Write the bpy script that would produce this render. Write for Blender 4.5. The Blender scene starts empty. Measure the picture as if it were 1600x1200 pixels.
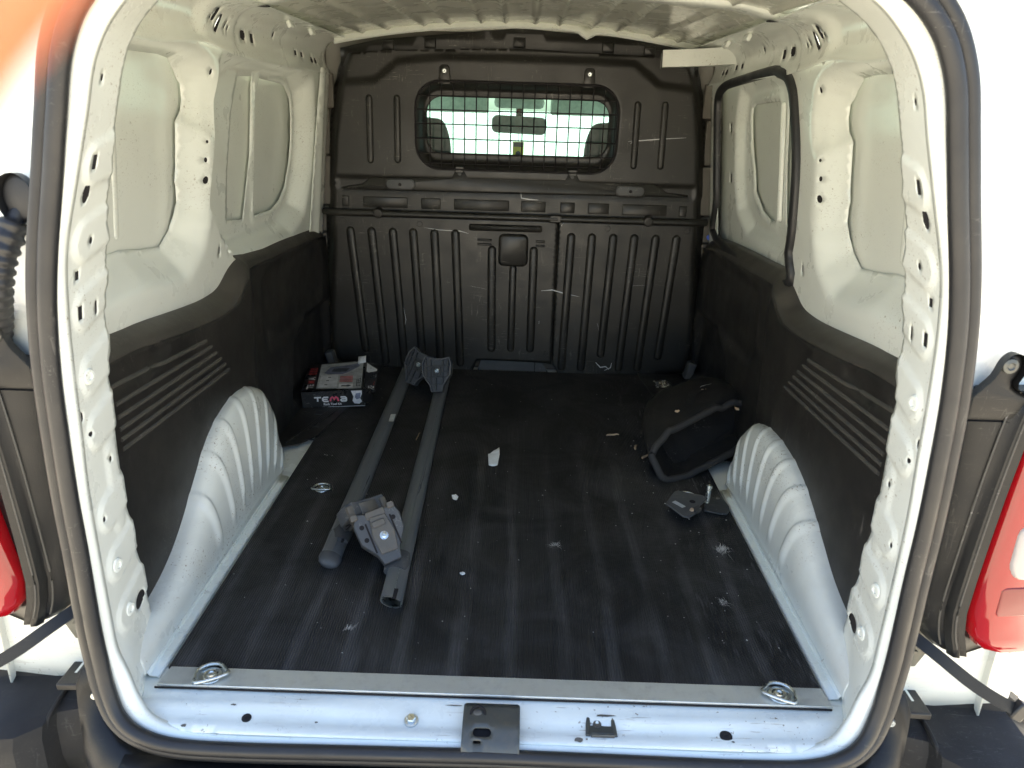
import bpy, bmesh, math, random
import numpy as np
from mathutils import Vector, Matrix
from mathutils.geometry import delaunay_2d_cdt

random.seed(7)
rng = np.random.default_rng(11)
sc = bpy.context.scene
C = sc.collection

# ------------------------------------------------------------------ camera
cam_d = bpy.data.cameras.new('camera')
cam = bpy.data.objects.new('camera', cam_d)
C.objects.link(cam)
CP = Vector((0.0229, -1.0396, 0.9731))
pitch, yaw, roll = 0.3534, -0.0052, 0.0303
fw = Vector((math.sin(yaw)*math.cos(pitch), math.cos(yaw)*math.cos(pitch), -math.sin(pitch)))
rt = Vector((math.cos(yaw), -math.sin(yaw), 0))
up = rt.cross(fw)
r2 = rt*math.cos(roll) + up*math.sin(roll)
u2 = up*math.cos(roll) - rt*math.sin(roll)
cam.matrix_world = Matrix(((r2.x, u2.x, -fw.x, CP.x), (r2.y, u2.y, -fw.y, CP.y), (r2.z, u2.z, -fw.z, CP.z), (0, 0, 0, 1)))
cam_d.sensor_width = 36
cam_d.lens = 26.1
cam_d.clip_start = 0.005
cam_d.clip_end = 3000
cam_d.dof.use_dof = True
cam_d.dof.focus_distance = 2.1
cam_d.dof.aperture_fstop = 8.0
sc.camera = cam

# ------------------------------------------------------------------ world, sun, exposure
SUN_EL, SUN_AZ = math.radians(60), math.radians(-4)     # azimuth from +Y (van's nose) towards +X
w = bpy.data.worlds.new('World')
sc.world = w
w.use_nodes = True
nt = w.node_tree
sky = nt.nodes.new('ShaderNodeTexSky')
sky.sky_type = 'NISHITA'
sky.sun_disc = False
sky.sun_elevation = SUN_EL
sky.sun_rotation = SUN_AZ
sky.dust_density = 1.6
sky.ozone_density = 0.25
nt.nodes['Background'].inputs[1].default_value = 0.09
nt.links.new(sky.outputs[0], nt.nodes['Background'].inputs[0])
sd = bpy.data.lights.new('sun', 'SUN')
sd.energy = 4.8
sd.angle = math.radians(0.53)
sd.color = (1.0, 0.93, 0.82)
sun = bpy.data.objects.new('sun', sd)
C.objects.link(sun)
sdir = Vector((math.sin(SUN_AZ)*math.cos(SUN_EL), math.cos(SUN_AZ)*math.cos(SUN_EL), math.sin(SUN_EL)))
sun.rotation_euler = sdir.to_track_quat('Z', 'Y').to_euler()
sun.location = sdir*20
sc.view_settings.view_transform = 'Standard'
sc.view_settings.look = 'None'
sc.view_settings.gamma = 1.0
sc.view_settings.use_curve_mapping = False
sc.view_settings.exposure = 2.58
sc.render.engine = 'CYCLES'
sc.cycles.use_denoising = True
sc.cycles.max_bounces = 10
sc.cycles.diffuse_bounces = 6
sc.cycles.glossy_bounces = 4
sc.cycles.transmission_bounces = 6
sc.cycles.transparent_max_bounces = 10
sc.cycles.caustics_reflective = False
sc.cycles.caustics_refractive = False
sc.cycles.sample_clamp_indirect = 6

# ------------------------------------------------------------------ materials
def nodes_of(name):
    m = bpy.data.materials.new(name)
    m.use_nodes = True
    t = m.node_tree
    b = t.nodes['Principled BSDF']
    return m, t, b

def N(t, typ, **kw):
    n = t.nodes.new(typ)
    for k, v in kw.items():
        if k in n.inputs: n.inputs[k].default_value = v
        else: setattr(n, k, v)
    return n

def coords(t, scale=(1, 1, 1), rot=(0, 0, 0)):
    tc = N(t, 'ShaderNodeTexCoord')
    mp = N(t, 'ShaderNodeMapping')
    mp.inputs['Scale'].default_value = scale
    mp.inputs['Rotation'].default_value = rot
    t.links.new(tc.outputs['Object'], mp.inputs['Vector'])
    return mp.outputs['Vector']

def noise(t, vec, scale, detail=4, rough=0.6, dist=0.0):
    n = N(t, 'ShaderNodeTexNoise')
    n.inputs['Scale'].default_value = scale
    n.inputs['Detail'].default_value = detail
    n.inputs['Roughness'].default_value = rough
    n.inputs['Distortion'].default_value = dist
    t.links.new(vec, n.inputs['Vector'])
    return n.outputs['Fac']

def ramp(t, fac, stops):
    r = N(t, 'ShaderNodeValToRGB')
    els = r.color_ramp.elements
    while len(els) < len(stops): els.new(0.5)
    for e, (p_, c_) in zip(els, stops):
        e.position = p_
        e.color = (c_, c_, c_, 1) if not hasattr(c_, '__len__') else (*c_, 1)
    t.links.new(fac, r.inputs['Fac'])
    return r.outputs['Color']

def mixc(t, fac, a, b):
    m = N(t, 'ShaderNodeMix', data_type='RGBA')
    for sock, v in ((m.inputs[0], fac), (m.inputs[6], a), (m.inputs[7], b)):
        if hasattr(v, 'links') or hasattr(v, 'is_linked'): t.links.new(v, sock)
        elif hasattr(v, '__len__'): sock.default_value = (*v, 1)
        else: sock.default_value = v
    return m.outputs[2]

def math_(t, op, a, b=0.0):
    m = N(t, 'ShaderNodeMath', operation=op)
    for sock, v in ((m.inputs[0], a), (m.inputs[1], b)):
        if hasattr(v, 'is_linked'): t.links.new(v, sock)
        else: sock.default_value = v
    return m.outputs[0]

def bump(t, b, h, strength, dist=0.002):
    bn = N(t, 'ShaderNodeBump')
    bn.inputs['Strength'].default_value = strength
    bn.inputs['Distance'].default_value = dist
    t.links.new(h, bn.inputs['Height'])
    t.links.new(bn.outputs['Normal'], b.inputs['Normal'])

def mat_paint(name, col, rough=0.34, dirt=(0.30, 0.24, 0.17), amount=1.0):
    m, t, b = nodes_of(name)
    v = coords(t)
    big = ramp(t, noise(t, v, 3.0, 6, 0.7, 0.6), [(0.46, 0), (0.72, 0.22*amount)])
    spk = ramp(t, noise(t, v, 120, 3, 0.6), [(0.655, 0), (0.69, 0.7*amount)])
    gate = ramp(t, noise(t, v, 7.0, 3, 0.6), [(0.48, 0), (0.60, 1)])
    spk = math_(t, 'MULTIPLY', spk, gate)
    scr = noise(t, coords(t, (8, 90, 220), (0.5, 0.3, 0.2)), 2.0, 3, 0.5)
    scr = ramp(t, scr, [(0.62, 0), (0.66, 0.30*amount)])
    scr = math_(t, 'MULTIPLY', scr, gate)
    c1 = mixc(t, big, col, tuple(0.55*a+0.45*d_ for a, d_ in zip(col, dirt)))
    c2 = mixc(t, math_(t, 'MAXIMUM', spk, scr), c1, dirt)
    t.links.new(c2, b.inputs['Base Color'])
    r = ramp(t, noise(t, v, 9, 5), [(0.3, rough-0.06), (0.7, rough+0.14)])
    t.links.new(r, b.inputs['Roughness'])
    b.inputs['Coat Weight'].default_value = 0.6
    b.inputs['Coat Roughness'].default_value = 0.12
    bump(t, b, noise(t, v, 6, 2), 0.03, 0.004)
    return m

def mat_plastic(name, col, rough=0.5, grain=1.0, scuff=0.5, dust=(0.22, 0.20, 0.17), spec=0.5, dusty=0.08):
    m, t, b = nodes_of(name)
    v = coords(t)
    g = noise(t, v, 700, 2, 0.5)
    dustm = ramp(t, noise(t, v, 5, 6, 0.65, 0.5), [(0.42, 0), (0.72, dusty)])
    s1 = ramp(t, noise(t, coords(t, (30, 30, 4), (0.25, 0.1, 0.4)), 3.5, 5, 0.7, 1.2), [(0.60, 0), (0.66, scuff)])
    s2 = ramp(t, noise(t, coords(t, (5, 60, 60), (0.1, 0.7, 0.6)), 3.0, 4, 0.65, 0.8), [(0.61, 0), (0.665, scuff)])
    gate = ramp(t, noise(t, v, 6.5, 3), [(0.50, 0), (0.62, 1)])
    sm = math_(t, 'MULTIPLY', math_(t, 'MAXIMUM', s1, s2), gate)
    spk = ramp(t, noise(t, v, 260, 2), [(0.69, 0), (0.72, scuff*0.8)])
    sm = math_(t, 'MAXIMUM', sm, math_(t, 'MULTIPLY', spk, gate))
    c1 = mixc(t, dustm, col, dust)
    c2 = mixc(t, sm, c1, (0.30, 0.28, 0.25))
    t.links.new(c2, b.inputs['Base Color'])
    r = ramp(t, noise(t, v, 12, 4), [(0.3, rough-0.07), (0.7, rough+0.12)])
    t.links.new(r, b.inputs['Roughness'])
    b.inputs['Specular IOR Level'].default_value = spec
    bump(t, b, g, 0.25*grain, 0.0012)
    return m

def mat_metal(name, col, rough=0.35, metallic=1.0, wear=(0.25, 0.22, 0.18), amt=0.5, spread=1.0, stretch=(1, 1, 1)):
    m, t, b = nodes_of(name)
    v = coords(t, stretch)
    f = ramp(t, noise(t, v, 45, 6, 0.7), [(0.5, 0), (0.75, amt)])
    t.links.new(mixc(t, f, col, wear), b.inputs['Base Color'])
    b.inputs['Metallic'].default_value = metallic
    t.links.new(ramp(t, noise(t, v, 80, 4), [(0.3, rough-0.1*spread), (0.7, rough+0.15*spread)]), b.inputs['Roughness'])
    bump(t, b, noise(t, v, 300, 3), 0.08*spread, 0.001)
    return m

def mat_plain(name, col, rough=0.6, metallic=0.0, var=0.15):
    m, t, b = nodes_of(name)
    f = ramp(t, noise(t, coords(t), 40, 4), [(0.35, 0), (0.7, 1)])
    t.links.new(mixc(t, f, tuple(c*(1-var) for c in col), tuple(min(1, c*(1+var)) for c in col)), b.inputs['Base Color'])
    b.inputs['Roughness'].default_value = rough
    b.inputs['Metallic'].default_value = metallic
    return m

def mat_glass(name, tint, gloss=0.06):
    m, t, b = nodes_of(name)
    t.nodes.remove(b)
    tr = N(t, 'ShaderNodeBsdfTransparent')
    tr.inputs['Color'].default_value = (*tint, 1)
    gl = N(t, 'ShaderNodeBsdfGlossy')
    gl.inputs['Roughness'].default_value = 0.02
    mx = N(t, 'ShaderNodeMixShader')
    mx.inputs[0].default_value = gloss
    t.links.new(tr.outputs[0], mx.inputs[1])
    t.links.new(gl.outputs[0], mx.inputs[2])
    t.links.new(mx.outputs[0], t.nodes['Material Output'].inputs['Surface'])
    return m

M = {}
M['white'] = mat_paint('white_body_paint', (0.815, 0.845, 0.79), 0.28)
M['archwhite'] = mat_paint('scuffed_white_arch_paint', (0.80, 0.83, 0.79), 0.30, (0.26, 0.20, 0.14), 1.9)
M['sillwhite'] = mat_paint('worn_white_sill_paint', (0.79, 0.83, 0.80), 0.26, (0.20, 0.15, 0.10), 1.6)
M['roof'] = mat_paint('beige_roof_coat', (0.66, 0.665, 0.575), 0.24, (0.3, 0.26, 0.2), 0.15)  # darker and more beige than the wall paint
M['skin'] = mat_paint('thin_white_skin_paint', (0.80, 0.825, 0.765), 0.32, (0.3, 0.26, 0.2), 0.8)
M['bulk'] = mat_plastic('bulkhead_black_plastic', (0.0138, 0.0130, 0.0110), 0.38, 0.8, 0.40, dusty=0.06)
M['trim'] = mat_plastic('side_trim_black_plastic', (0.0150, 0.0138, 0.0130), 0.42, 1.0, 0.36, dusty=0.06)
M['ledge'] = mat_plastic('ledge_plastic_with_painted_sheen', (0.046, 0.042, 0.037), 0.40, 1.0, 0.30, dusty=0.14)  # lighter than the trim: sheen of the upward face painted into the base
M['housing'] = mat_plastic('weathered_black_plastic', (0.0085, 0.0085, 0.009), 0.38, 1.4, 0.12, (0.16, 0.15, 0.14), spec=0.35, dusty=0.02)
M['bumper'] = mat_plastic('bumper_grey_plastic', (0.024, 0.023, 0.022), 0.60, 1.2, 0.12, (0.25, 0.22, 0.18), spec=0.22, dusty=0.05)
M['cabin'] = mat_plastic('cabin_brown_grey_plastic', (0.11, 0.10, 0.085), 0.6, 0.6, 0.1)
M['rubber'] = mat_plastic('seal_rubber', (0.0165, 0.0165, 0.0175), 0.44, 0.4, 0.16, (0.15, 0.14, 0.13), dusty=0.05)
M['rib'] = mat_plastic('scuffed_trim_rib', (0.060, 0.057, 0.050), 0.55, 1.0, 0.6, (0.22, 0.2, 0.17))
M['dark'] = mat_plain('dark_part_and_hole_shade', (0.012, 0.010, 0.011), 0.9)  # for dark parts, and for shade painted in behind holes
M['steel'] = mat_metal('zinc_plated_steel', (0.62, 0.66, 0.66), 0.28)
M['alu'] = mat_metal('brushed_threshold_aluminium', (0.66, 0.69, 0.68), 0.40, 0.7, (0.46, 0.47, 0.46))
M['latch'] = mat_metal('grey_latch_steel', (0.10, 0.105, 0.10), 0.45, 0.6, (0.16, 0.13, 0.10))
M['bar'] = mat_metal('grey_anodised_bar', (0.23, 0.245, 0.262), 0.30, 0.6, (0.36, 0.365, 0.37), 0.45, 0.35, (1, 0.03, 1))
M['foot'] = mat_plastic('rack_foot_grey_plastic', (0.070, 0.073, 0.078), 0.5, 0.8, 0.5, (0.26, 0.24, 0.21))
M['footdark'] = mat_plastic('rack_foot_dark_rib_plastic', (0.040, 0.042, 0.044), 0.55, 0.8, 0.5, (0.26, 0.24, 0.21))
M['clamp'] = mat_metal('dirty_clamp_steel', (0.13, 0.12, 0.105), 0.55, 0.4, (0.20, 0.15, 0.10))
M['paper'] = mat_plain('white_paper', (0.78, 0.81, 0.82), 0.7, 0, 0.06)
M['wood'] = mat_plain('pale_wood', (0.50, 0.36, 0.24), 0.8)
M['feather'] = mat_plain('grey_fluff', (0.55, 0.53, 0.50), 0.9)
M['foil'] = mat_metal('silver_foil', (0.8, 0.8, 0.8), 0.2)
M['fabric'] = mat_plastic('black_felt_fabric', (0.020, 0.019, 0.018), 0.92, 2.0, 0.25, (0.09, 0.075, 0.06), 0.2)
M['binding'] = mat_plastic('fabric_binding', (0.045, 0.044, 0.044), 0.85, 2.0, 0.2, (0.1, 0.09, 0.08), 0.2)
M['boxblack'] = mat_plastic('glossy_black_card', (0.012, 0.012, 0.013), 0.3, 0.1, 0.5)
M['card'] = mat_plain('grey_white_card', (0.62, 0.63, 0.65), 0.6)
M['printgrey'] = mat_plain('printed_pale_grey', (0.42, 0.44, 0.44), 0.4, 0, 0.25)
M['printdark'] = mat_plain('printed_dark_grey', (0.05, 0.055, 0.07), 0.4, 0, 0.5)
M['printblue'] = mat_plain('printed_blue_grey', (0.16, 0.18, 0.26), 0.4, 0, 0.3)
M['printred'] = mat_plain('printed_red', (0.55, 0.06, 0.06), 0.4)
M['printpink'] = mat_plain('printed_pink_red', (0.72, 0.11, 0.18), 0.4)
M['printwhite'] = mat_plain('printed_white', (0.75, 0.75, 0.75), 0.4, 0, 0.04)
M['yellow'] = mat_plain('yellow_card', (0.75, 0.62, 0.05), 0.5)
M['blue'] = mat_plain('blue_plastic_clip', (0.06, 0.13, 0.60), 0.4)
M['bglass'] = mat_glass('green_tinted_glass', (0.46, 0.62, 0.62), 0.015)
M['wglass'] = mat_glass('windscreen_glass', (0.60, 0.80, 0.78), 0.02)
M['headlining'] = mat_plain('pale_headlining', (0.80, 0.80, 0.72), 0.9)
M['seat'] = mat_plain('grey_seat_cloth', (0.22, 0.23, 0.20), 0.9)
M['skintone'] = None

def mat_lens(name, col, rough=0.08):
    m, t, b = nodes_of(name)
    f = ramp(t, noise(t, coords(t), 6, 3), [(0.3, 0.0), (0.7, 1.0)])
    t.links.new(mixc(t, f, tuple(c*0.8 for c in col), col), b.inputs['Base Color'])
    b.inputs['Roughness'].default_value = rough
    b.inputs['Coat Weight'].default_value = 0.35
    return m
M['redlens'] = mat_lens('red_lamp_lens', (0.33, 0.0025, 0.007))
M['darkred'] = mat_lens('dark_red_lamp_lens', (0.20, 0.004, 0.006), 0.35)
M['clearlens'] = mat_lens('clear_lamp_lens', (0.42, 0.38, 0.36), 0.2)

# ribbed rubber mat: dust streaks that follow the floor pressings, blotches and scuffs
def mat_mat():
    m, t, b = nodes_of('ribbed_black_rubber')
    v = coords(t)
    tc = N(t, 'ShaderNodeTexCoord')
    sx = N(t, 'ShaderNodeSeparateXYZ')
    t.links.new(tc.outputs['Object'], sx.inputs[0])
    wob = math_(t, 'MULTIPLY', math_(t, 'SUBTRACT', noise(t, coords(t, (2, 0.7, 1)), 1.6, 5, 0.6), 0.5), 0.11)
    xx = math_(t, 'ADD', sx.outputs['X'], wob)
    wv = math_(t, 'SINE', math_(t, 'MULTIPLY', xx, 2*math.pi/0.098))
    band = ramp(t, wv, [(0.50, 0.0), (0.98, 1.0)])
    fade = N(t, 'ShaderNodeMapRange')
    fade.inputs['From Min'].default_value = 1.15
    fade.inputs['From Max'].default_value = 0.55
    t.links.new(sx.outputs['Y'], fade.inputs['Value'])
    blot = ramp(t, noise(t, coords(t, (3, 1, 1)), 2.3, 7, 0.72, 0.5), [(0.34, 0.0), (0.58, 1.0)])
    band = math_(t, 'MULTIPLY', math_(t, 'MULTIPLY', band, fade.outputs[0]), blot)
    fine = ramp(t, noise(t, coords(t, (260, 5, 1)), 1.0, 4, 0.7), [(0.38, 0.0), (0.60, 1.0)])
    blot2 = ramp(t, noise(t, v, 4.0, 8, 0.75, 0.8), [(0.42, 0.0), (0.66, 0.7)])
    scuff = ramp(t, noise(t, coords(t, (55, 6, 1), (0, 0, 0.12)), 1.6, 5, 0.7), [(0.53, 0), (0.62, 1)])
    side = N(t, 'ShaderNodeMapRange')
    side.inputs['From Min'].default_value = 0.28
    side.inputs['From Max'].default_value = 0.52
    t.links.new(sx.outputs['X'], side.inputs['Value'])
    near = ramp(t, noise(t, v, 5.5, 3, 0.6), [(0.44, 0.0), (0.58, 0.9)])
    scuff = math_(t, 'MULTIPLY', math_(t, 'MULTIPLY', scuff, side.outputs[0]), near)
    d1 = math_(t, 'MULTIPLY', math_(t, 'ADD', math_(t, 'MULTIPLY', band, 0.40), math_(t, 'MULTIPLY', blot2, 0.60)), math_(t, 'ADD', math_(t, 'MULTIPLY', fine, 0.45), 0.5))
    d1 = math_(t, 'MAXIMUM', d1, math_(t, 'MULTIPLY', scuff, 0.8))
    spk = ramp(t, noise(t, v, 330, 2), [(0.70, 0), (0.73, 0.8)])
    d1 = math_(t, 'MAXIMUM', d1, spk)
    d1 = math_(t, 'MINIMUM', d1, 1.0)
    c = mixc(t, d1, (0.0155, 0.0150, 0.0148), (0.140, 0.138, 0.138))
    t.links.new(c, b.inputs['Base Color'])
    b.inputs['Roughness'].default_value = 0.62
    b.inputs['Specular IOR Level'].default_value = 0.4
    return m
M['mat'] = mat_mat()

def mat_ground():
    m, t, b = nodes_of('pale_concrete_ground')
    v = coords(t)
    f = ramp(t, noise(t, v, 0.8, 8, 0.7), [(0.3, 0), (0.7, 1)])
    g = ramp(t, noise(t, v, 30, 4, 0.7), [(0.3, 0), (0.7, 1)])
    c = mixc(t, f, (0.47, 0.42, 0.32), (0.55, 0.50, 0.39))
    c = mixc(t, math_(t, 'MULTIPLY', g, 0.3), c, (0.36, 0.31, 0.25))
    t.links.new(c, b.inputs['Base Color'])
    b.inputs['Roughness'].default_value = 0.9
    bump(t, b, noise(t, v, 60, 4), 0.3, 0.004)
    return m
M['ground'] = mat_ground()

# ------------------------------------------------------------------ mesh helpers
def smoothstep(a, b, x):
    t = np.clip((np.asarray(x, float)-a)/(b-a), 0, 1)
    return t*t*(3-2*t)

def inpoly(P, poly):
    P = np.asarray(P, float); poly = np.asarray(poly, float)
    x, y = P[:, 0], P[:, 1]
    ins = np.zeros(len(P), bool)
    n = len(poly)
    for i in range(n):
        x1, y1 = poly[i]; x2, y2 = poly[(i+1) % n]
        if y1 == y2: continue
        c = ((y1 > y) != (y2 > y)) & (x < (x2-x1)*(y-y1)/(y2-y1)+x1)
        ins ^= c
    return ins

def polydist(P, poly, closed=True):
    P = np.asarray(P, float); poly = np.asarray(poly, float)
    d = np.full(len(P), 1e9)
    n = len(poly)
    for i in range(n if closed else n-1):
        a = poly[i]; b = poly[(i+1) % n]
        ab = b-a
        L = ab@ab
        if L < 1e-14: continue
        t = np.clip(((P-a)@ab)/L, 0, 1)
        q = a+t[:, None]*ab
        d = np.minimum(d, np.hypot(P[:, 0]-q[:, 0], P[:, 1]-q[:, 1]))
    return d

def sdf(P, poly):
    d = polydist(P, poly)
    return np.where(inpoly(P, poly), -d, d)

def densify(poly, step, closed=True):
    out = []
    n = len(poly)
    for i in range(n if closed else n-1):
        a = np.array(poly[i], float); b = np.array(poly[(i+1) % n], float)
        k = max(1, int(math.ceil(np.linalg.norm(b-a)/step)))
        for j in range(k): out.append(a+(b-a)*j/k)
    if not closed: out.append(np.array(poly[-1], float))
    return out

def spline(pts, n=8, closed=False):
    """Catmull-Rom through the points (any dimension)."""
    P = [np.array(p, float) for p in pts]
    m = len(P)
    out = []
    for i in range(m if closed else m-1):
        if closed: p0, p1, p2, p3 = P[i-1], P[i], P[(i+1) % m], P[(i+2) % m]
        else:
            p1, p2 = P[i], P[i+1]
            p0 = P[i-1] if i > 0 else 2*p1-p2
            p3 = P[i+2] if i+2 < m else 2*p2-p1
        for j in range(n):
            t = j/n
            out.append(0.5*((2*p1)+(-p0+p2)*t+(2*p0-5*p1+4*p2-p3)*t*t+(-p0+3*p1-3*p2+p3)*t**3))
    if not closed: out.append(P[-1])
    return out

def rrect(cx, cy, w_, h_, r, n=5):
    out = []
    for sx_, sy_, a0 in ((1, 1, 0), (-1, 1, 90), (-1, -1, 180), (1, -1, 270)):
        for k in range(n+1):
            a = math.radians(a0+90*k/n)
            out.append((cx+sx_*(w_/2-r)+r*math.cos(a), cy+sy_*(h_/2-r)+r*math.sin(a)))
    return out

def oval(cx, cy, a, b, n=14, rot=0.0):
    return [(cx+a*math.cos(t)*math.cos(rot)-b*math.sin(t)*math.sin(rot), cy+a*math.cos(t)*math.sin(rot)+b*math.sin(t)*math.cos(rot)) for t in (2*math.pi*k/n for k in range(n))]

def stadium(p0, p1, r, n=6):
    a = math.atan2(p1[1]-p0[1], p1[0]-p0[0])
    out = []
    for (c, s0) in ((p1, a-math.pi/2), (p0, a+math.pi/2)):
        for k in range(n+1):
            t = s0+math.pi*k/n
            out.append((c[0]+r*math.cos(t), c[1]+r*math.sin(t)))
    return out

VAN_LOC = Vector((0.0, 1.2, -0.55))
def link(o, parent=None):
    C.objects.link(o)
    if parent is not None:
        o.parent = parent
        if parent.type == 'EMPTY':
            o.matrix_parent_inverse = parent.matrix_basis.inverted()
    return o

def mesh(name, V, F, mat, parent=None, smooth=40, thick=0.0, bevel=0.0, sub=0, label=None, offset=0.0):
    me = bpy.data.meshes.new(name)
    me.from_pydata([tuple(map(float, v)) for v in V], [], [tuple(int(i) for i in f) for f in F])
    me.update()
    if smooth:
        me.shade_smooth()
        if smooth < 180: me.set_sharp_from_angle(angle=math.radians(smooth))
    o = bpy.data.objects.new(name, me)
    if mat is not None: me.materials.append(M[mat] if isinstance(mat, str) else mat)
    link(o, parent)
    if thick:
        md = o.modifiers.new('thickness', 'SOLIDIFY'); md.thickness = thick; md.offset = offset
    if bevel:
        md = o.modifiers.new('bevel', 'BEVEL'); md.width = bevel; md.segments = 2; md.limit_method = 'ANGLE'; md.angle_limit = math.radians(35)
    if sub:
        md = o.modifiers.new('sub', 'SUBSURF'); md.levels = sub; md.render_levels = sub
    if label: o['label'] = label
    return o

def tag(o, label, cat, group=None, kind=None):
    if label: o['label'] = label
    if cat: o['category'] = cat
    if group: o['group'] = group
    if kind: o['kind'] = kind
    return o

def empty(name, loc):
    o = bpy.data.objects.new(name, None)
    o.empty_display_size = 0.05
    o.location = loc
    C.objects.link(o)
    return o

def tri2d(outline, holes=(), step=0.015, estep=None, hstep=None, lines=()):
    """constrained triangulation of a plane region with holes; returns points, faces"""
    estep = estep or step
    rings = [densify(outline, estep)]+[densify(h, hstep or estep) for h in holes]
    pts = []; edges = []
    for r in rings:
        k = len(pts)
        pts += [tuple(p) for p in r]
        edges += [(k+i, k+(i+1) % len(r)) for i in range(len(r))]
    for ln in lines:
        r = densify(ln, estep, False)
        k = len(pts)
        pts += [tuple(p) for p in r]
        edges += [(k+i, k+i+1) for i in range(len(r)-1)]
    o = np.array(outline, float)
    x0, y0 = o.min(0); x1, y1 = o.max(0)
    gx = np.arange(x0+step*0.5, x1, step); gy = np.arange(y0+step*0.5, y1, step*0.87)
    G = np.array([(x+(step*0.5 if j % 2 else 0), y) for j, y in enumerate(gy) for x in gx])
    if len(G):
        keep = inpoly(G, outline)
        G = G[keep]
        for h in holes: G = G[~inpoly(G, h)]
        if len(G): G = G[polydist(G, outline) > step*0.45]
        for h in holes:
            if len(G): G = G[polydist(G, h) > min(step*0.45, 0.006)]
        for ln in lines:
            if len(G): G = G[polydist(G, ln, False) > step*0.4]
        pts += [tuple(p) for p in G]
    res = delaunay_2d_cdt([Vector(p) for p in pts], edges, [], 0, 1e-6)
    V = np.array([(v.x, v.y) for v in res[0]]); F = np.array([f[:3] for f in res[2]])
    cen = V[F].mean(1)
    ok = inpoly(cen, outline)
    for h in holes: ok &= ~inpoly(cen, h)
    return V, F[ok]

def sheet(name, outline, holes, fmap, mat, parent=None, step=0.015, estep=None, hstep=None, thick=0.002, flip=False, smooth=50, label=None, lines=()):
    V2, F = tri2d(outline, holes, step, estep, hstep, lines)
    V3 = fmap(V2[:, 0], V2[:, 1])
    if flip: F = F[:, ::-1]
    return mesh(name, np.stack(V3, -1), F, mat, parent, smooth, thick, label=label)

def hole_shade_plates(holes, fback, parent, grow=1.7):
    """dark plate directly behind each punched hole"""
    for h in holes:
        P = np.array(h, float); c = P.mean(0); P = c+(P-c)*grow
        mesh('hole_shade_plate', np.stack(fback(P[:, 0], P[:, 1]), -1), [tuple(range(len(P)))], 'dark', parent, 0)  # painted near black for the shade of the hollow behind

def offset_poly(poly, d):
    P = np.array(poly, float)
    n = len(P)
    area = 0.5*np.sum(P[:, 0]*np.roll(P[:, 1], -1)-np.roll(P[:, 0], -1)*P[:, 1])
    s = 1 if area > 0 else -1
    e = np.roll(P, -1, 0)-P
    e /= np.maximum(np.linalg.norm(e, axis=1, keepdims=True), 1e-9)
    nrm = np.stack([-e[:, 1], e[:, 0]], 1)*s          # inward
    m = nrm+np.roll(nrm, 1, 0)
    m /= np.maximum(np.linalg.norm(m, axis=1, keepdims=True), 1e-6)
    k = np.maximum((m*nrm).sum(1), 0.5)
    return P+m*(d/k)[:, None]

def pad(name, outline, h, inset, fmap, mat, parent=None, flip=False, base=-0.001, label=None, smooth=60):
    """raised (or sunk) moulded pad: rings stepping in from the outline; fmap(u, v, height)"""
    rings = [(0, base), (inset*0.12, h*0.35), (inset*0.45, h*0.82), (inset, h)]
    n = len(outline)
    V = []; F = []
    for d, hh in rings:
        for q in offset_poly(outline, d): V.append(fmap(q[0], q[1], hh))
    for r in range(len(rings)-1):
        for i in range(n):
            j = (i+1) % n
            F.append((r*n+i, r*n+j, (r+1)*n+j, (r+1)*n+i))
    F.append(tuple((len(rings)-1)*n+i for i in range(n)))
    if flip: F = [f[::-1] for f in F]
    return mesh(name, V, F, mat, parent, smooth, label=label)

def loft(name, rows, mat, parent=None, closed_u=False, closed_v=False, smooth=40, thick=0.0, flip=False, cap=False, label=None, offset=0.0, sub=0):
    R_ = len(rows); n = len(rows[0])
    V = [p for r in rows for p in r]
    F = []
    for i in range(R_ if closed_v else R_-1):
        a = i*n; b = ((i+1) % R_)*n
        for j in range(n if closed_u else n-1):
            k = (j+1) % n
            F.append((a+j, a+k, b+k, b+j))
    if cap:
        F.append(tuple(range(n))[::-1]); F.append(tuple((R_-1)*n+i for i in range(n)))
    if flip: F = [f[::-1] for f in F]
    return mesh(name, V, F, mat, parent, smooth, thick, label=label, offset=offset, sub=sub)

def sweep(name, path, prof, mat, parent=None, closed=False, upv=(0, 0, 1), cap=True, smooth=50, scale=None, label=None):
    """sweep a closed 2D profile (a, b) along a 3D path; a along side vector, b along upv-ish normal"""
    P = [Vector(p) for p in path]
    n = len(P)
    rows = []
    U = Vector(upv)
    for i in range(n):
        if closed: t = P[(i+1) % n]-P[i-1]
        else: t = P[min(i+1, n-1)]-P[max(i-1, 0)]
        t.normalize()
        u_ = U-t*U.dot(t)
        if u_.length < 1e-4: u_ = Vector((1, 0, 0))-t*t.x
        u_.normalize()
        s_ = t.cross(u_)
        k = 1.0 if scale is None else scale[i]
        rows.append([P[i]+s_*a*k+u_*b*k for a, b in prof])
    return loft(name, rows, mat, parent, True, closed, smooth, cap=(cap and not closed), label=label)

def circ(r, n=8): return [(r*math.cos(2*math.pi*k/n), r*math.sin(2*math.pi*k/n)) for k in range(n)]

def box(name, c, s, mat, parent=None, rot=None, bevel=0.003, label=None):
    x, y, z = (a/2 for a in s)
    Mx = Matrix.Translation(Vector(c)) @ (rot.to_4x4() if rot is not None else Matrix())
    V = [Mx @ Vector((a, b, d)) for a in (-x, x) for b in (-y, y) for d in (-z, z)]
    F = [(0, 1, 3, 2), (4, 6, 7, 5), (0, 4, 5, 1), (2, 3, 7, 6), (0, 2, 6, 4), (1, 5, 7, 3)]
    return mesh(name, V, F, mat, parent, 30, bevel=bevel, label=label)

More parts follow.
